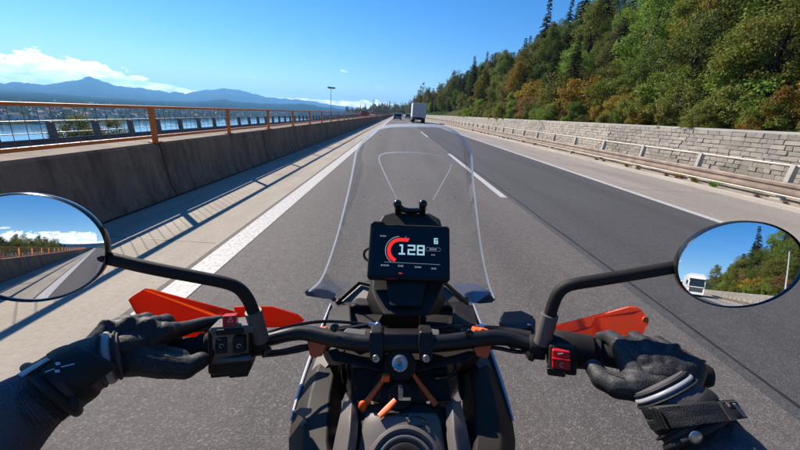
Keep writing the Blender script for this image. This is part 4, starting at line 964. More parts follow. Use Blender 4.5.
# display carrier and bracket above
part('display_carrier', MB().loft([Bs((372,275,.735), (446,277,.735), (446,277,.80), (372,275,.80)), Bs((371,290,.71), (441,291,.71), (443,290,.80), (369,289,.80)), Bs((374,300,.69), (436,301,.69), (446,300,.80), (366,299,.80)), Bs((384,316,.66), (428,316,.66), (440,314,.80), (372,314,.80))]), 'matte_black', bevel=.006)
part('carrier_rib', MB().slab(Bs((386,280,.712), (426,281,.712), (421,306,.672), (390,305,.672)), CF*.01-CF*.014), 'matte_black', bevel=.003)
part('screen_bracket', MB().slab(Bs((375,227,.765), (383,215,.79), (396,212,.80), (430,213.5,.80), (440,219,.785), (443,229,.765)), CF*.03), 'matte_black', bevel=.005)
bk = part('bracket_bridge', MB().tube(Bs((398,206,.79), (404,210.5,.795), (418,211,.795), (423,207,.79)), [.0075,.0065,.0065,.0075], 12, smooth=1), 'gloss_black')
for px in (397.5, 423): part('bracket_knob', MB().ball(B(px,204,.785), .0098).tube(Bs((px,204,.785), (px+ (1 if px < 410 else -1),216,.80)), .0075, 12), 'gloss_black', bk)
part('cable_loop', MB().tube(Bs((371,262,.76), (364,258,.77), (364,251,.775), (371,247,.77)), .003, 8, smooth=2), 'matte_black', disp)

# --- windscreen
Lp = [(356,153), (351,180), (344,210), (335,243), (322,278), (309,291)]; Rp = [(471.5,153), (473,180), (476.5,212), (481,248), (488,282), (494,298)]
def samp(P_, t):
    x = t*(len(P_)-1); i = min(int(x), len(P_)-2); q = x-i; p0 = P_[max(i-1,0)]; p1 = P_[i]; p2 = P_[i+1]; p3 = P_[min(i+2,len(P_)-1)]
    return tuple(.5*((2*p1[k]) + (-p0[k]+p2[k])*q + (2*p0[k]-5*p1[k]+4*p2[k]-p3[k])*q*q + (-p0[k]+3*p1[k]-3*p2[k]+p3[k])*q**3) for k in (0, 1))
NU, NV = 36, 24; rows = []
for j in range(NV+1):
    v = j/NV; l_, r_ = samp(Lp, v), samp(Rp, v); row = []
    for i in range(NU+1):
        u = i/NU; s = 2*u-1; arch = (27.5*(1-v)**3*(1-abs(s)**4.3)) - 22*v*v*(1-s*s)
        dd = .80 + .11*v + (.055+.06*v)*(1-s*s)
        row.append(B(l_[0]+(r_[0]-l_[0])*u, l_[1]+(r_[1]-l_[1])*u - arch, dd))
    rows.append(row)
ws = MB().grid(rows).build('windscreen', M['clear'], bike, angle=180, fixn=False)
edge = [rows[j][0] for j in range(NV, -1, -1)] + rows[0][1:-1] + [rows[j][NU] for j in range(NV+1)]
part('screen_edge', MB().tube(edge, [.0024+.0016*max(0., 1-abs(i-len(edge)/2)/24) for i in range(len(edge))], 8), 'rim_sky_pale', ws)
inn = [(397,199), (389,183), (381,166), (378,157), (383,153.2), (400,152), (420,152.5), (440,155.5), (450,160), (452,166), (444,180), (433,200)]
def on_screen(px, py):
    best = min(((abs(B_[0]-px)+abs(B_[1]-py)), p) for p, B_ in scr_px); return best[1]
scr_px = []
for row in rows:
    for p in row:
        w_ = p-EYE; dd = w_.dot(CF); scr_px.append((p, (400+FPX*w_.x/dd, 225-FPX*w_.dot(CU)/dd, dd)))
def screen_depth(px, py):
    wsum = dsum = 0
    for p, (a, b, dd) in scr_px:
        k = 1/((a-px)**2+(b-py)**2+1e-3)**2; wsum += k; dsum += k*dd
    return dsum/wsum
part('inner_lip', MB().tube([B(px, py, screen_depth(px, py)-.004) for px, py in inn], .0013, 6, smooth=2), 'rim_sky_pale', ws)
rs2 = random.Random(4); bs = MB()
for _ in range(26):
    px, py = rs2.uniform(362, 466), rs2.uniform(134, 200); c_ = B(px, py, screen_depth(px, py)-.0015); q = rs2.uniform(.0005, .0013)
    bs.add([c_+CR*q*math.cos(t)*rs2.uniform(.6,1.2)+CU*q*1.3*math.sin(t)*rs2.uniform(.6,1.3) for t in [k*math.pi/4 for k in range(8)]], [tuple(range(8))])
o = bs.build('insect_specks', mat('dried_insect_specks', (.42, .38, .33), .8), ws, fixn=False); o['kind'] = 'stuff'
for s, pts in ((-1, [(304,292,.93), (309,288,.93), (327,290,.93), (336,294,.92), (333,300,.91), (320,298,.91), (306,296,.92)]), (1, [(496,299.5,.92), (492,292,.93), (474,291,.93), (464,294,.92), (468,302,.90), (480,304,.90), (492,303,.91)])):
    part('winglet', MB().slab(Bs(*pts), CF*.012), 'gloss_black', bevel=.003)
    part('winglet_screen', MB().slab(Bs(*([(308,289,.925), (328,280,.95), (352,283,.95), (334,300,.90), (328,306,.88)] if s < 0 else [(491,293,.925), (476,283,.95), (452,284,.95), (464,299,.90), (468,308,.88)])), CF*.004), 'clear_wing')
    part('winglet_bolt', MB().lathe(B(334 if s < 0 else 466, 299, .885), -CF, [(0,0),(.006,0),(.006,.005),(.003,.007)], 10), 'gloss_black')

# --- nose, cockpit shroud, side fairings
for s in (-1, 1):
    mx_ = (lambda x: x) if s < 0 else (lambda x: 804-x)
    part('nose_panel', MB().slab(Bs(*[(mx_(x), y, d) for x, y, d in [(340,302.5,.86), (361,284.5,.90), (371,288,.88), (371,303.5,.84)]]), CF*.02), 'tank_grey', bevel=.003)
    part('nose_rim', MB().tube(Bs(*[(mx_(x), y, d) for x, y, d in [(371,285,.875), (359.5,282.5,.895), (336.5,303,.85)]]), .0055, 10), 'matte_black')
    part('nose_side', MB().slab(Bs(*[(mx_(x), y, d) for x, y, d in [(336,302,.855), (372,303,.84), (384,312,.80), (384,334,.76), (326,336,.76), (328,318,.80)]]), CF*.03), 'matte_black', bevel=.004)
    part('dash_panel', MB().slab(Bs(*[(mx_(x), y, d) for x, y, d in [(330,308,.82), (350,306,.81), (352,336,.70), (322,338,.72)]]), CF*.02), 'matte_black', bevel=.004)
    # tall side fairing from nose to knee
    rows2 = [[(331,304,.83), (338,306,.82), (347,312,.80), (352,318,.83)], [(321,330,.77), (330,332,.755), (342,336,.75), (348,342,.78)], [(309,362,.70), (320,362,.68), (336,364,.675), (345,372,.71)], [(299,392,.63), (311,392,.605), (330,394,.60), (342,400,.64)], [(291,420,.57), (305,420,.545), (328,420,.54), (342,424,.58)], [(288,440,.53), (303,440,.505), (327,440,.50), (342,444,.54)], [(289,470,.48), (305,470,.455), (330,470,.45), (345,474,.48)], [(300,520,.42), (316,520,.40), (340,520,.395), (352,524,.42)]]
    g_ = [[B(mx_(x), y, d) for x, y, d in rw] for rw in rows2]
    fo = MB().grid(g_).build('side_fairing', M['matte_black'], bike, angle=28)
    md = fo.modifiers.new('thick', 'SOLIDIFY'); md.thickness = .006; md.offset = -1
    md = fo.modifiers.new('edge', 'BEVEL'); md.width = .004; md.segments = 3; md.limit_method = 'ANGLE'; md.angle_limit = math.radians(12)
    part('fairing_stripe', MB().tube([B(mx_(x-.3), y, d-.004) for x, y, d in [rw[0] for rw in rows2[:5]]], [.002,.0034,.0034,.003,.0015], 8, smooth=2), 'white_fairing', fo)
    part('fairing_inlay', MB().slab(Bs(*[(mx_(x), y, d-.009) for x, y, d in [(316,358,.695), (327,346,.715), (332,362,.68), (313,380,.655), (307,382,.66)]]), CF*.005), 'tank_grey', fo, bevel=.002)
    # inner frame beside the forks
    part('inner_shroud', MB().slab(Bs(*[(mx_(x), y, d) for x, y, d in [(346,318,.80), (356,318,.80), (350,362,.70), (343,402,.63), (337,402,.63), (340,362,.70)]]), CF*.03), 'matte_black', bevel=.004)
# decals
part('fairing_decal', MB().slab(Bs((294,411,.552), (301,408,.552), (312,409,.543), (311,413,.541), (305,417,.541), (307,424,.536), (297,427,.54), (304,419,.545)), CF*.002), 'tank_grey', fo)


# --- centre: top clamp, bar clamps, stem nut, ignition, orange braces
tcp = part('top_clamp', MB().slab(Bs((326,352,.60), (345,340,.62), (455,340,.62), (476,352,.60), (470,362,.585), (440,368,.575), (400,378,.565), (360,368,.575), (332,362,.585)), CF*.045), 'matte_black', bevel=.006, seg=3)
for px in (376, 426):
    k = part('bar_clamp', MB().slab(Bs((px-7,331,.575), (px+7,331,.575), (px+7.5,345,.563), (px+6,363,.560), (px-6,363,.560), (px-7.5,345,.563)), CF*.04), 'bar_black', bevel=.005, seg=3)
    part('clamp_bolt', MB().lathe(B(px,358,.560), -CF, [(.0022,.001),(.0022,.004),(.0055,.0045),(.006,.003),(.006,-.006)], 16), 'steel', k)
part('riser_bridge', MB().slab(Bs((381,333,.578), (421,333,.578), (421,350,.570), (381,350,.570)), CF*.03), 'bar_black', bevel=.005)
part('stem_nut', MB().lathe(B(400,363.5,.553), (CU*.35-CF).normalized(), [(.0038,-.008),(.0038,.003),(.0095,.0045),(.0122,.003),(.0132,0),(.0132,-.02)], 28), 'steel')
part('stem_boss', MB().lathe(B(400,365,.572), (CU*.35-CF).normalized(), [(.0,-.02),(.026,-.02),(.026,.006),(.022,.010),(.0,.010)], 28), 'matte_black')
for s, px in ((-1, 318), (1, 481)):
    part('orange_clamp', MB().slab(Bs((px-s*-6 if s<0 else px+5,331,.60), (px+ (7 if s<0 else -7),329,.602), (px+(9 if s<0 else -9),342,.59), (px+(4 if s<0 else -4),357,.585), (px-(5 if s<0 else -5),358,.588), (px-(6 if s<0 else -6),344,.595)), CF*.022), 'orange_part', bevel=.003)
    part('orange_lug', MB().slab(Bs(*[(px+s*x, y, d) for x, y, d in [(9,331,.603), (1,328.5,.603), (-5,333,.598), (-3,346,.590), (2,359,.586), (8,357,.590), (11,344,.597)]]), CF*.012), 'orange_part', bevel=.002)
    part('mount_bolt', MB().lathe(B(px+(17 if s<0 else -12),327 if s<0 else 333,.588), -CF, [(0,0),(.007,0),(.007,.006),(.003,.008)], 14), 'gloss_black')
    part('brace', MB().tube(Bs((400+s*13,374,.565), (400+s*20,384,.56), (400+s*36,405,.545)), [.0038,.0042,.0055], 10, flat=.6), 'orange_part')
part('brace_tip', MB().box(B(386,377.5,.553), (.0062,.0055,.006), CA), 'orange_part', bevel=.002)
part('brace_tip', MB().ball(B(362.5,406,.54), (.0065,.0085,.006), CA), 'orange_part')
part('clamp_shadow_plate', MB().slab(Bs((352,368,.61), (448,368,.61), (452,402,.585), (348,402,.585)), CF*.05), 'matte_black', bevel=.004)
ig = part('ignition', MB().lathe(B(400,396,.545), (CU*.55-CF).normalized(), [(.0,.004),(.011,.004),(.013,.006),(.018,.006),(.020,.0),(.024,-.02),(.024,-.05)], 28), 'matte_black')
part('ignition_shroud', MB().loft([Bs((384,382,.565), (416,382,.565), (420,404,.545), (380,404,.545)), [p+CF*.03 for p in Bs((376,380,.57), (424,380,.57), (436,410,.55), (364,410,.55))]]), 'matte_black', bevel=.005)
key = part('key', MB().box(B(400.5,392.5,.530), (.0035,.009,.006), CA), 'chrome', bevel=.001)
part('key_blade', MB().box(B(405,398,.532), (.0085,.0022,.003), CA), 'chrome', key)
part('key_fob', MB().tube(Bs((395.5,400,.528), (388,408,.522), (379,416.5,.515)), [.0048,.0058,.0048], 8, flat=.55), 'orange_part', key)
# --- cables and small hardware
for pts, r_ in (([(268,333,.60), (290,326,.63), (320,321,.66), (345,322,.68), (372,325,.68), (392,331,.66)], .0032), ([(258,352,.57), (280,352,.58), (305,345,.60), (330,346,.62), (350,360,.63)], .0035), ([(262,356,.57), (290,353,.585), (315,347,.60), (340,352,.63)], .003),
               ([(532,352,.585), (515,352,.60), (495,347,.61), (470,348,.62), (450,360,.63)], .0035), ([(484,328,.63), (468,324,.66), (448,325,.69), (428,332,.69)], .0035), ([(330,330,.64), (350,326,.67), (380,328,.68), (410,326,.68), (440,329,.68), (462,330,.65)], .003),
               ([(352,348,.61), (346,365,.62), (352,382,.62), (362,392,.60)], .004), ([(452,352,.61), (458,372,.62), (446,378,.61), (430,384,.60)], .0038), ([(345,352,.60), (338,372,.64), (346,392,.64)], .0035)):
    part('cable', MB().tube(Bs(*pts), r_, 8, smooth=2), 'gloss_black')
part('ferrule_glint_ball', MB().tube(Bs((369,324.4,.652), (379,325.5,.648)), .0046, 14).ball(B(378,325,.645), .006), 'chrome')  # chrome ball added on the ferrule to catch the sun's glint
part('steering_damper', MB().tube(Bs((330,332,.635), (372,324.5,.655)), .004, 10), 'bar_black')
part('fuse_cover', MB().slab(Bs((340,336,.615), (346,330,.625), (366,332,.625), (366,337,.612), (352,340,.605)), CF*.015), 'tank_grey', bevel=.003)
part('fuse_cover', MB().slab(Bs((422,330,.63), (440,331,.63), (440,336,.62), (424,335,.62)), CF*.015), 'tank_grey', bevel=.003)
part('hose_clip', MB().tube(Bs((355,386,.61), (356,394,.60), (362,396,.60)), .0022, 8, smooth=1), 'chrome')
part('red_clip', MB().box(B(355.5,389,.598), (.0025,.006,.004), CA), 'red_button')
part('bracket_hook', MB().tube(Bs((432,378,.60), (445,377,.60), (448,376,.60)), [.004,.005,.003], 8), 'gloss_black')

# --- tank
TK = [(402,50,.552), (406,56,.538), (414,63,.526), (424,69,.514), (436,73,.503), (452,77,.488), (480,82,.462), (530,86,.42), (600,88,.372)]
def tkv(y, k): return lerp_tab([(r_[0], r_[k]) for r_ in TK], y)
tk = [[B(402+hw*(i/8-1), y+7*abs(i/8-1)**2.2, d+.05*abs(i/8-1)**3) for i in range(17)] for y, hw, d in TK]
tank = MB().grid(tk).build('tank', M['matte_black'], bike, angle=70); md = tank.modifiers.new('thick', 'SOLIDIFY'); md.thickness = .02; md.offset = -1
def on_tank(px, py, up=.0):
    y = py
    for _ in range(6): s = (px-402)/tkv(y, 1); y = py-7*abs(s)**2.2
    return B(px, py, tkv(y, 2)+.05*abs(s)**3-up)
def plate(name, m, rows_, up, th, n=12, bev=.003):
    """rows of (y, x left, x right): a plate that follows the tank surface"""
    g0 = [[on_tank(xl+(xr-xl)*i/n, y, up) for i in range(n+1)] for y, xl, xr in rows_]; mb = MB().grid(g0)
    o = mb.build(name, M[m], tank, angle=50); md = o.modifiers.new('thick', 'SOLIDIFY'); md.thickness = th; md.offset = -1
    md = o.modifiers.new('edge', 'BEVEL'); md.width = bev; md.segments = 3; md.limit_method = 'ANGLE'; md.angle_limit = math.radians(40); return o
plate('tank_console', 'tank_grey', [(412,367,436), (416,365,439), (424,362,442), (436,360,444), (452,357,447), (480,352,452), (530,348,456)], .005, .008)
for s in (-1, 1):
    X = lambda q: 402+s*q
    rows_ = [(402.5,45,49), (405,43.5,51), (412,43.5,52.5), (424,43.5,54.5), (436,44,57), (452,46,60), (480,50,64), (530,54,67)]
    plate('console_rail', 'tank_grey', [(y, min(X(a), X(b)), max(X(a), X(b))) for y, a, b in rows_], .013, .018, 4, .004)
    plate('tank_patch', 'tank_grey', [(424,min(X(58),X(62)),max(X(58),X(62))), (430,min(X(57.5),X(66)),max(X(57.5),X(66))), (438,min(X(60),X(68)),max(X(60),X(68))), (446,min(X(63),X(66)),max(X(63),X(66)))], .004, .006, 3, .001)
    plate('tank_pad', 'gloss_black', [(450,min(X(66),X(74)),max(X(66),X(74))), (480,min(X(68),X(79)),max(X(68),X(79))), (530,min(X(70),X(82)),max(X(70),X(82)))], .004, .006, 4, .002)
fc = on_tank(405, 470, .012); fn_ = (CU*.60-CF*.80).normalized()
part('filler_ring', MB().lathe(fc, fn_, [(.030,-.016),(.0515,-.016),(.0525,-.004),(.0505,.002),(.047,.0035),(.0445,.001),(.0425,-.002),(.040,.0015),(.0385,.003),(.0365,.003),(.034,.0),(.030,-.003)], 56), 'tank_grey', tank)
part('filler_cap', MB().lathe(fc, fn_, [(.0,-.008),(.031,-.008),(.032,-.001),(.0305,.003),(.027,.0045),(.022,.0035),(.0,.0045)], 40), 'matte_black', tank)
part('cap_loop', MB().tube([on_tank(417+9.5*math.cos(t)-1.5*math.sin(t), 421.5+4.6*math.sin(t)+1.5*math.cos(t), .0075) for t in [k*math.pi/12 for k in range(25)]], .0009, 6), 'gloss_black', tank)
plate('console_slot', 'gloss_black', [(412.5,380,408), (416,379,409)], .0062, .004, 6, .001)

# --- the rest of the machine, below and behind the view
part('seat', MB().loft([[Vector((x*w, y, z0+zz)) for x, zz in [(-1,-.06),(-.95,.0),(-.6,.03),(0,.04),(.6,.03),(.95,0),(1,-.06)]] for y, w, z0 in [(.10,.09,.87), (-.05,.12,.84), (-.3,.16,.83), (-.5,.14,.86), (-.85,.11,.90)]]), 'grip_rubber')
part('tail', MB().loft([[Vector((x*w, y, z)) for x, z in [(-1,.78),(-.9,.86),(.9,.86),(1,.78),(.6,.68),(-.6,.68)]] for y, w in [(-.3,.15), (-.7,.12), (-1.0,.07)]]), 'matte_black', bevel=.01)
part('engine', MB().bx(-.20,.20,-.15,.42,.30,.68).bx(-.12,.12,.2,.46,.6,.80), 'matte_black', bevel=.03)
part('exhaust', MB().tube([(.12,.42,.32), (.2,.1,.26), (.22,-.3,.4), (.22,-.8,.62)], [.03,.03,.05,.055], 16, smooth=2), 'steel')
for s in (-1, 1):
    part('fork_leg', MB().tube([B(402+s*64,350,.66), (s*.105, .99, .34)], [.028,.022], 16), 'bar_black')
    part('foot_peg', MB().tube([(s*.16,-.22,.36), (s*.30,-.22,.36)], .014, 10), 'steel')
part('swingarm', MB().bx(-.13,-.08,-.66,.0,.30,.40).bx(.08,.13,-.66,.0,.30,.40), 'bar_black', bevel=.01)
def bwheel(y, r_, w):
    o = MB().lathe((-w/2, y, r_), (1,0,0), [(r_*.76,0),(r_*.86,-w*.02),(r_*.96,w*.15),(r_,w*.5),(r_*.96,w*.85),(r_*.86,w*1.02),(r_*.76,w)], 48).build('wheel', M['rubber'], bike)
    part('rim', MB().lathe((-w/2, y, r_), (1,0,0), [(r_*.70,w*.05),(r_*.765,0),(r_*.765,w),(r_*.70,w*.95)], 40), 'bar_black', o)
    sp = MB()
    for k in range(16):
        a = 2*math.pi*k/16; sp.tube([(.0,y+.03*math.cos(a+.3),r_+.03*math.sin(a+.3)), ((-1)**k*w*.3,y+r_*.72*math.cos(a),r_+r_*.72*math.sin(a))], .003, 5)
    part('spokes', sp, 'steel', o); part('hub', MB().lathe((-w/2,y,r_), (1,0,0), [(.0,-.02),(.04,-.02),(.05,w/2),(.04,w+.02),(0,w+.02)], 20), 'bar_black', o)
bwheel(1.0, .335, .11); bwheel(-.62, .32, .16)
fm = MB(); rows3 = []
for k in range(13):
    a = math.radians(20+k*11); rows3.append([Vector((x, 1.0+.375*math.cos(a), .335+(.375+zz)*math.sin(a))) for x, zz in [(-.075,-.03), (-.05,.0), (0,.012), (.05,0), (.075,-.03)]])
o = fm.grid(rows3).build('front_mudguard', M['matte_black'], bike, angle=60); md = o.modifiers.new('thick', 'SOLIDIFY'); md.thickness = .004
part('headlight', MB().slab([(-.11,1.0,.80), (.11,1.0,.80), (.09,1.04,.70), (-.09,1.04,.70)], (0,.05,.0)), 'lamp_clear', bevel=.01)
part('nose', MB().loft([[Vector((x*w, y, z)) for x, z in [(-1,z0),(-.7,z1),(.7,z1),(1,z0),(.6,z0-.14),(-.6,z0-.14)]] for y, w, z0, z1 in [(.72,.16,.93,.98), (.9,.15,.90,.95), (1.06,.07,.86,.90)]]), 'matte_black', bevel=.01)
# ------------------------------------------------------------------ rider
def m_fabric(name, c, scale, strength, rough=.75, sheen=.0, var=.2):
    t = NT(name); b = t.mix(t.rng(t.noise(25, 5), .3, .7), tuple(q*(1-var) for q in c), tuple(q*(1+var) for q in c))
    h = t.math('ADD', t.voro(scale), t.math('MULTIPLY', t.noise(55, 4), .5)); t.bump(h, strength*.4, .0018)
    t.p.inputs['Sheen Weight'].default_value = sheen; return t.out(b, rough)
M['glove_black'] = m_fabric('black_glove_leather', (.012, .012, .013), 420, .4, .62)
M['glove_mesh'] = m_fabric('black_glove_mesh', (.024, .024, .026), 330, 2.2, .55)
t = NT('black_glove_knit'); vd = t.voro(480); b = t.mix(t.rng(vd, .1, .6), (.070, .067, .066), (.018, .017, .018)); b = t.mix(t.rng(t.noise(22, 5), .4, .7, 0, .6), b, (.026, .025, .026)); t.bump(t.math('ADD', t.math('MULTIPLY', vd, -.35), t.math('MULTIPLY', t.noise(28, 3), 2.2)), .35, .0022)
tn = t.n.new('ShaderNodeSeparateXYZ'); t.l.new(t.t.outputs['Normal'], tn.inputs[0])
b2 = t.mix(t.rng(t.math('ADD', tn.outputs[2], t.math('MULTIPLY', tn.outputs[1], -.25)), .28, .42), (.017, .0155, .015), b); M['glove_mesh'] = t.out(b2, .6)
M['cuff_fabric'] = m_fabric('dark_cuff_fabric', (.095, .080, .082), 500, .4, .8)
M['jacket'] = m_fabric('dark_blue_grey_jacket', (.095, .096, .11), 330, 1.8, .85)
M['reflect'] = mat('grey_reflective_band', (.36, .35, .36), .45, bump=.1, bscale=300, bdist=.001)
M['strap'] = m_fabric('black_hook_strap', (.013, .013, .013), 700, .8, .65)
M['trousers'] = m_fabric('dark_riding_trousers', (.022, .023, .026), 330, .8, .85)
M['helmet'] = mat('dark_helmet', (.03, .03, .032), .3, coat=.5)
rider = thing('person', 'rider in dark jacket and black gloves gripping the handlebar', 'person'); rider.matrix_world = MB4
def blob(name, mb, m, vox, it, parent=None):
    o = mb.build(name, M[m], parent or rider, angle=180)
    r_ = o.modifiers.new('union', 'REMESH'); r_.mode = 'VOXEL'; r_.voxel_size = vox; r_.use_smooth_shade = True
    s_ = o.modifiers.new('relax', 'SMOOTH'); s_.factor = .5; s_.iterations = it
    return o
def chain(mb, pts, rad):
    for i in range(len(pts)-1): mb.capsule(pts[i], pts[i+1], rad[i], rad[i+1], 12)
def hand(wrist, mcp, fingers, thumb, wr):
    mb = MB(); wv = B(*wrist); kn = [B(*k) for k in mcp]
    for i, k in enumerate(kn):
        w2 = wv + (kn[i]-sum(kn, Vector())/4)*.45
        mb.capsule(w2, k, wr*.9, .0165, 12)
        if i: mb.capsule((kn[i-1]+wv)/2, (k+wv)/2, .019, .019, 12)
    mb.ball(wv, wr); mb.ball((wv*.45+kn[1]*.55)-CU*.012, (.034,.022,.034), CA)
    for k, f_ in zip(kn, fingers): chain(mb, [k]+[B(*q) for q in f_], [.0132, .0115, .0105, .0088])
    th = [B(*q) for q in thumb]; chain(mb, [wv*.4+th[0]*.6]+th, [.025, .0215, .0172, .0155, .0130])
    return mb
LW, RW = (104,358,.462), (660,386,.466)
Lm = [(163,333,.505), (145,328,.495), (126,328,.482), (108,333,.468)]
Lf = [[(186,328,.548), (205,323,.578), (221,320,.60)], [(166,321,.540), (176,332,.565), (174,346,.56)], [(146,319.5,.528), (156,332,.55), (155,347,.545)], [(126,322,.510), (135,334,.53), (134,348,.525)]]
Lt = [(138,360,.470), (164,366,.478), (186,368,.49), (200,361,.507)]
Rm = [(622,347,.507), (645,348,.498), (670,355,.484), (692,368,.468)]
Rf = [[(611,337,.548), (601,338,.575), (594,346,.585)], [(635,338,.542), (628,348,.565), (627,362,.56)], [(658,343,.53), (650,356,.552), (649,370,.545)], [(681,356,.508), (674,369,.53), (673,382,.52)]]
Rt = [(637,386,.470), (617,386,.478), (602,379,.493), (594,368,.513)]
hl = hand(LW, Lm, Lf, Lt, .027); hl.capsule(B(146,356,.488), B(178,360,.500), .020, .016)
gl_ = blob('glove', hl, 'glove_mesh', .0017, 11)
gr2 = blob('glove', hand(RW, Rm, Rf, Rt, .027), 'glove_mesh', .0017, 11)
# knuckle mesh panels: padded ridges over the back of each hand
def pads(g_, mcp, fingers, wrist):
    kn = [B(*k) for k in mcp]; wv = B(*wrist)
    mb = MB()
    for k, f_ in zip(kn, fingers):
        up = ((k-B(*f_[1])).normalized()*.4 + CU - CF*.55).normalized(); f1 = B(*f_[0])
        mb.ball(k+up*.0075, (.0118,.0140,.0075), (CR, (k-wv).normalized(), up))
        mb.capsule(k+up*.0055, k*.45+f1*.55+up*.0045, .0112, .0105); mb.capsule(k+up*.0055, k*.5+wv*.5+up*.012, .0115, .0135)
    bk_ = sum(kn, Vector())/4*.55+wv*.45; mb.ball(bk_-CU*.002+CF*.002, (.036,.021,.034), CA)
    for a_, b_ in zip(kn, kn[1:]):
        up = (CU-CF*.5).normalized(); mb.capsule(a_+up*.005, b_+up*.005, .0105, .0105); mb.capsule(a_*.55+wv*.45+up*.012, b_*.55+wv*.45+up*.012, .013, .013)
    kp = blob('knuckle_panel', mb, 'glove_mesh', .0016, 9, g_)
def seams(g_, mcp, fingers, wrist, thumb, up2):
    kn = [B(*k) for k in mcp]; wv = B(*wrist); up = (CU-CF*.5).normalized(); sm_ = MB()
    th = [B(*q) for q in thumb]
    for i in range(4):
        f_ = [B(*q) for q in fingers[i]]; side_ = (kn[min(i+1,3)]-kn[max(i-1,0)]).normalized()
        for sg in (-1, 1): sm_.tube([kn[i]+side_*sg*.0085+up*.0125, f_[0].lerp(kn[i], .45)+side_*sg*.0095+up*.0100, f_[0]+side_*sg*.0095+up*.0062], .00075, 5, smooth=1)
    for sg in (-1, 0, 1): sm_.tube([th[1]+CU*.0172*.8-CF*.0172*.62+CU*sg*.0055, th[2].lerp(th[1], .5)+CU*.013-CF*.0115+CU*sg*.005, th[2]+CU*.0115-CF*.0105+CU*sg*.0045], .0007, 5, smooth=1)
    sm_.build('seam', M['cuff_fabric'], g_)
seams(gl_, Lm, Lf, LW, Lt, 0); seams(gr2, Rm, Rf, RW, Rt, 0)
pads(gl_, Lm, Lf, LW); pads(gr2, Rm, Rf, RW)
def ringp(c, t, u, a, b, n=36, ph=0):
    t = t.normalized(); u = (u-t*u.dot(t)).normalized(); w = t.cross(u)
    return [c + u*b*math.cos(2*math.pi*k/n+ph) + w*a*math.sin(2*math.pi*k/n+ph) for k in range(n)]
def path(pts, t):
    x = t*(len(pts)-1); i = min(int(x), len(pts)-2); q = x-i; return pts[i]*(1-q)+pts[i+1]*q
def sleeve(name, m, ctr, rad, t0, t1, n, parent, off=0., wob=.0, up=CU, flat=.86, seed=0, ribs=0):
    rings = []
    for i in range(n+1):
        t = t0+(t1-t0)*i/n; c = path(ctr, t); d = path(ctr, min(1, t+.02))-path(ctr, max(0, t-.02)); x = t*(len(rad)-1); k = min(int(x), len(rad)-2); r_ = rad[k]*(1-(x-k))+rad[k+1]*(x-k)+(off if n > 12 else off*(.35+.65*math.sin(math.pi*i/n)**.6))
        rg = ringp(c, d, up, r_, r_*flat)
        if wob: rg = [p + (p-c).normalized()*wob*(mnoise.noise(p*38+Vector((seed,0,0)))+.5*mnoise.noise(p*90)) for p in rg]
        if ribs: rg = [p + (p-c).normalized()*ribs*math.sin(i*2*math.pi/3.3+4*2*math.pi*k_/len(rg)) for k_, p in enumerate(rg)]
        if i in (0, n): rings += [[c+(p-c)*.93 for p in rg], rg] if i == 0 else [rg, [c+(p-c)*.93 for p in rg]]
        else: rings.append(rg)
    return MB().loft(rings).build(name, M[m], parent, angle=60)
# left forearm: glove cuff, strap, jacket sleeve
LC = Bs((128,352,.462), (100,360,.446), (68,378,.426), (36,402,.404), (-30,440,.37)); LR = [.031, .0370, .0425, .0465, .049]
RC = Bs((655,378,.456), (668,395,.445), (688,417,.43), (712,444,.41), (755,492,.38)); RR = [.034, .0415, .0465, .0475, .048]
for g_, ctr, rad, sd in ((gl_, LC, LR, 0), (gr2, RC, RR, 5)):
    sleeve('cuff', 'cuff_fabric', ctr, rad, .06, .62, 26, g_, 0, .0020, seed=sd)
    sleeve('cuff_piping', 'glove_black', ctr, rad, .075, .105, 8, g_, .0036)
    sleeve('reflective_band', 'reflect', ctr, rad, .125, .195, 5, g_, .0036)
    sleeve('cuff_piping', 'glove_black', ctr, rad, .215, .24, 8, g_, .0042)
    sleeve('cuff_hem', 'glove_black', ctr, rad, .585, .66, 10, g_, .0052)
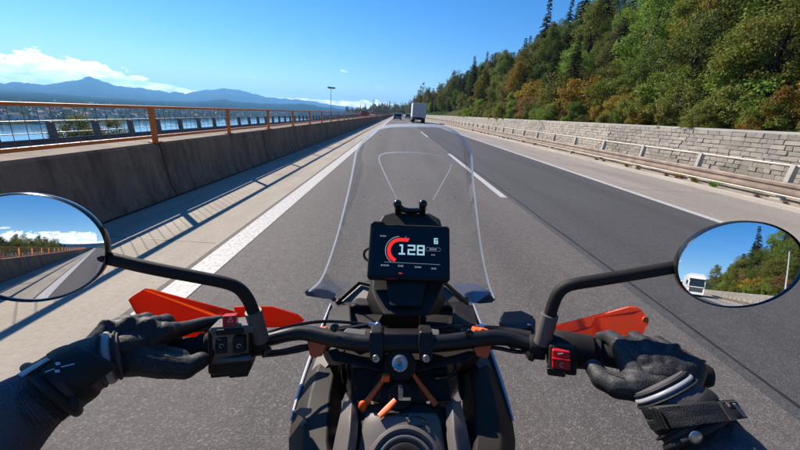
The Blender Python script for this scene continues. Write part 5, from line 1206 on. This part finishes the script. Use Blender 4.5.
# straps with buckle plate and printed mark, laid onto the cuff
def tube_depth(ctr, rad, px, py, flat=.86):
    S = [(path(ctr, t/80), path(ctr, min(1, t/80+.02))-path(ctr, max(0, t/80-.02)), lerp_tab([(i/(len(rad)-1), r_) for i, r_ in enumerate(rad)], t/80)) for t in range(81)]
    d = .16
    while d < .5:
        q = B(px, py, d)
        for c, t, r_ in S:
            v = q-c; t = t.normalized(); u = (CU-t*CU.dot(t)).normalized(); w = t.cross(u)
            if abs(v.dot(t)) < .006 and (v.dot(u)/(r_*flat))**2 + (v.dot(w)/r_)**2 < 1: return d
        d += .0012
    return None
def lay(name, m, ctr, rad, quad, off, th, parent, nu=10, nv=6, bev=.0008):
    """a strap piece following the round cuff: quad of four pixel corners"""
    a, b, c, e = quad; dep = []; rows = []
    for j in range(nv+1):
        for i in range(nu+1):
            u, v = i/nu, j/nv; x = (a[0]*(1-u)+b[0]*u)*(1-v)+(e[0]*(1-u)+c[0]*u)*v; y = (a[1]*(1-u)+b[1]*u)*(1-v)+(e[1]*(1-u)+c[1]*u)*v
            dep.append((x, y, tube_depth(ctr, rad, x, y)))
    known = [k for k in dep if k[2]] or [(0, 0, .36)]
    P_ = []
    for x, y, d in dep:
        if d is None:
            n_ = min(known, key=lambda k: (k[0]-x)**2+(k[1]-y)**2); d = n_[2] + .012*min(1, math.hypot(n_[0]-x, n_[1]-y)/12)
        P_.append(B(x, y, d-off))
    mb = MB(); n = (nu+1)*(nv+1); vs = P_+[q+CF*th for q in P_]; fs = []
    for j in range(nv):
        for i in range(nu):
            k = j*(nu+1)+i; fs += [(k, k+1, k+nu+2, k+nu+1), (n+k, n+k+nu+1, n+k+nu+2, n+k+1)]
    bd_ = [i for i in range(nu+1)] + [j*(nu+1)+nu for j in range(1, nv+1)] + [nv*(nu+1)+i for i in range(nu-1, -1, -1)] + [j*(nu+1) for j in range(nv-1, 0, -1)]
    for k in range(len(bd_)): a_, b_ = bd_[k], bd_[(k+1) % len(bd_)]; fs.append((a_, b_, n+b_, n+a_))
    return mb.add(vs, fs).build(name, M[m], parent, angle=40)
sleeve('strap_band', 'strap', LC, LR, .37, .50, 8, gl_, .003)
sleeve('strap_band', 'strap', RC, RR, .36, .49, 8, gr2, .003)
s1 = lay('wrist_strap', 'strap', LC, LR, [(40,371), (76,346), (116,367), (86,390)], .0065, .004, gl_)
lay('strap_tab', 'reflect', LC, LR, [(17,374), (43,359), (47,361), (22,377)], .0075, .004, gl_, 6, 2)
for q in ([(45,371.6), (54,368.2), (54,369.4), (45,372.8)], [(61,366.4), (74,363.4), (74,364.6), (61,367.6)], [(55,362.6), (59,362.2), (60,364.6), (56,365.4)], [(54.5,370.2), (58.5,369.6), (59.5,372.2), (55.5,372.8)]):
    lay('printed_mark', 'print_white', LC, LR, q, .0072, .0008, s1, 3, 1)
s2 = lay('wrist_strap', 'strap', RC, RR, [(642,409), (736,401), (748,418), (653,431)], .0075, .004, gr2, 14, 6)
lay('strap_tab', 'glove_mesh', RC, RR, [(720,403), (737,402), (747,417), (732,421)], .0100, .003, s2, 6, 4)
lay('strap_edge', 'reflect', RC, RR, [(733,404), (736,404), (746.5,416.5), (744,417)], .0108, .001, s2, 2, 4)
for k in range(3): lay('strap_ridge', 'glove_black', RC, RR, [(650+k*3.6,409), (651.8+k*3.6,408.8), (661.8+k*3.6,429), (660+k*3.6,429.4)], .0098, .003, s2, 1, 5)
sleeve('cuff_piping', 'glove_black', RC, RR, .515, .55, 8, gr2, .0055)
# body: torso, arms, legs in one continuous mesh
bd = MB()
def limb(pts, rad): chain(bd, [Vector(p) for p in pts], rad)
hip = Vector((0, -.42, .93)); chest = Vector((0, -.30, 1.22)); neck = Vector((0, -.26, 1.46))
bd.ball(hip, (.17,.13,.13)); bd.capsule(hip, chest, .15, .155); bd.ball(chest, (.20,.125,.20)); bd.capsule(chest, neck, .12, .065)
for s, ctr in ((-1, LC), (1, RC)):
    sh = Vector((s*.195, -.27, 1.38)); el_ = Vector((-.46, .03, .95)) if s < 0 else Vector((.44, .10, .93))
    w0, w1 = path(ctr, .64), path(ctr, .82)
    limb([chest+Vector((s*.08,0,.12)), sh, el_], [.10, .078, .058]); limb([el_, w1, w0], [.056, .0415, .0365])
    kn_ = Vector((s*.235, .02, .74)); an = Vector((s*.25, -.22, .42)); limb([hip+Vector((s*.08,0,-.02)), kn_, an], [.105, .075, .055]); limb([an, an+Vector((0,.17,-.06))], [.055, .042])
body = blob('body', bd, 'jacket', .0075, 5)
# sleeve ends carry the rib texture in real folds
sleeve('sleeve_cuff', 'jacket', LC, LR, .62, .98, 110, body, -.005, .0045, seed=3, ribs=.0011)
sleeve('sleeve_cuff', 'jacket', RC, RR, .62, .98, 110, body, -.005, .0045, seed=8, ribs=.0011)
for ctr, rad, px, py, m_ in ((LC, LR, 72,403, 'strap'), (RC, RR, 696,437.5, 'steel')):
    sb = MB().ball(B(px, py, (tube_depth(ctr, rad, px, py) or .36)-.004), (.0078,.0074,.0026), CA, n=24); sb.build('snap_button', M[m_], body)
hd = MB(); hc = Vector((0, -.20, 1.66)); hd.ball(hc, (.13,.16,.15), n=28, m=18); hd.ball(hc+Vector((0,.05,-.08)), (.11,.13,.09), n=24, m=14)
hm = blob('helmet', hd, 'helmet', .007, 3)
vr = []
for i in range(9):
    e_ = math.radians(-22+i*6); vr.append([hc+Vector((.136*math.sin(a)*math.cos(e_), .168*math.cos(a)*math.cos(e_), .157*math.sin(e_))) for a in [math.radians(-75+k*12.5) for k in range(13)]])
MB().grid(vr).build('visor', M['dark_glass'], hm, angle=180)
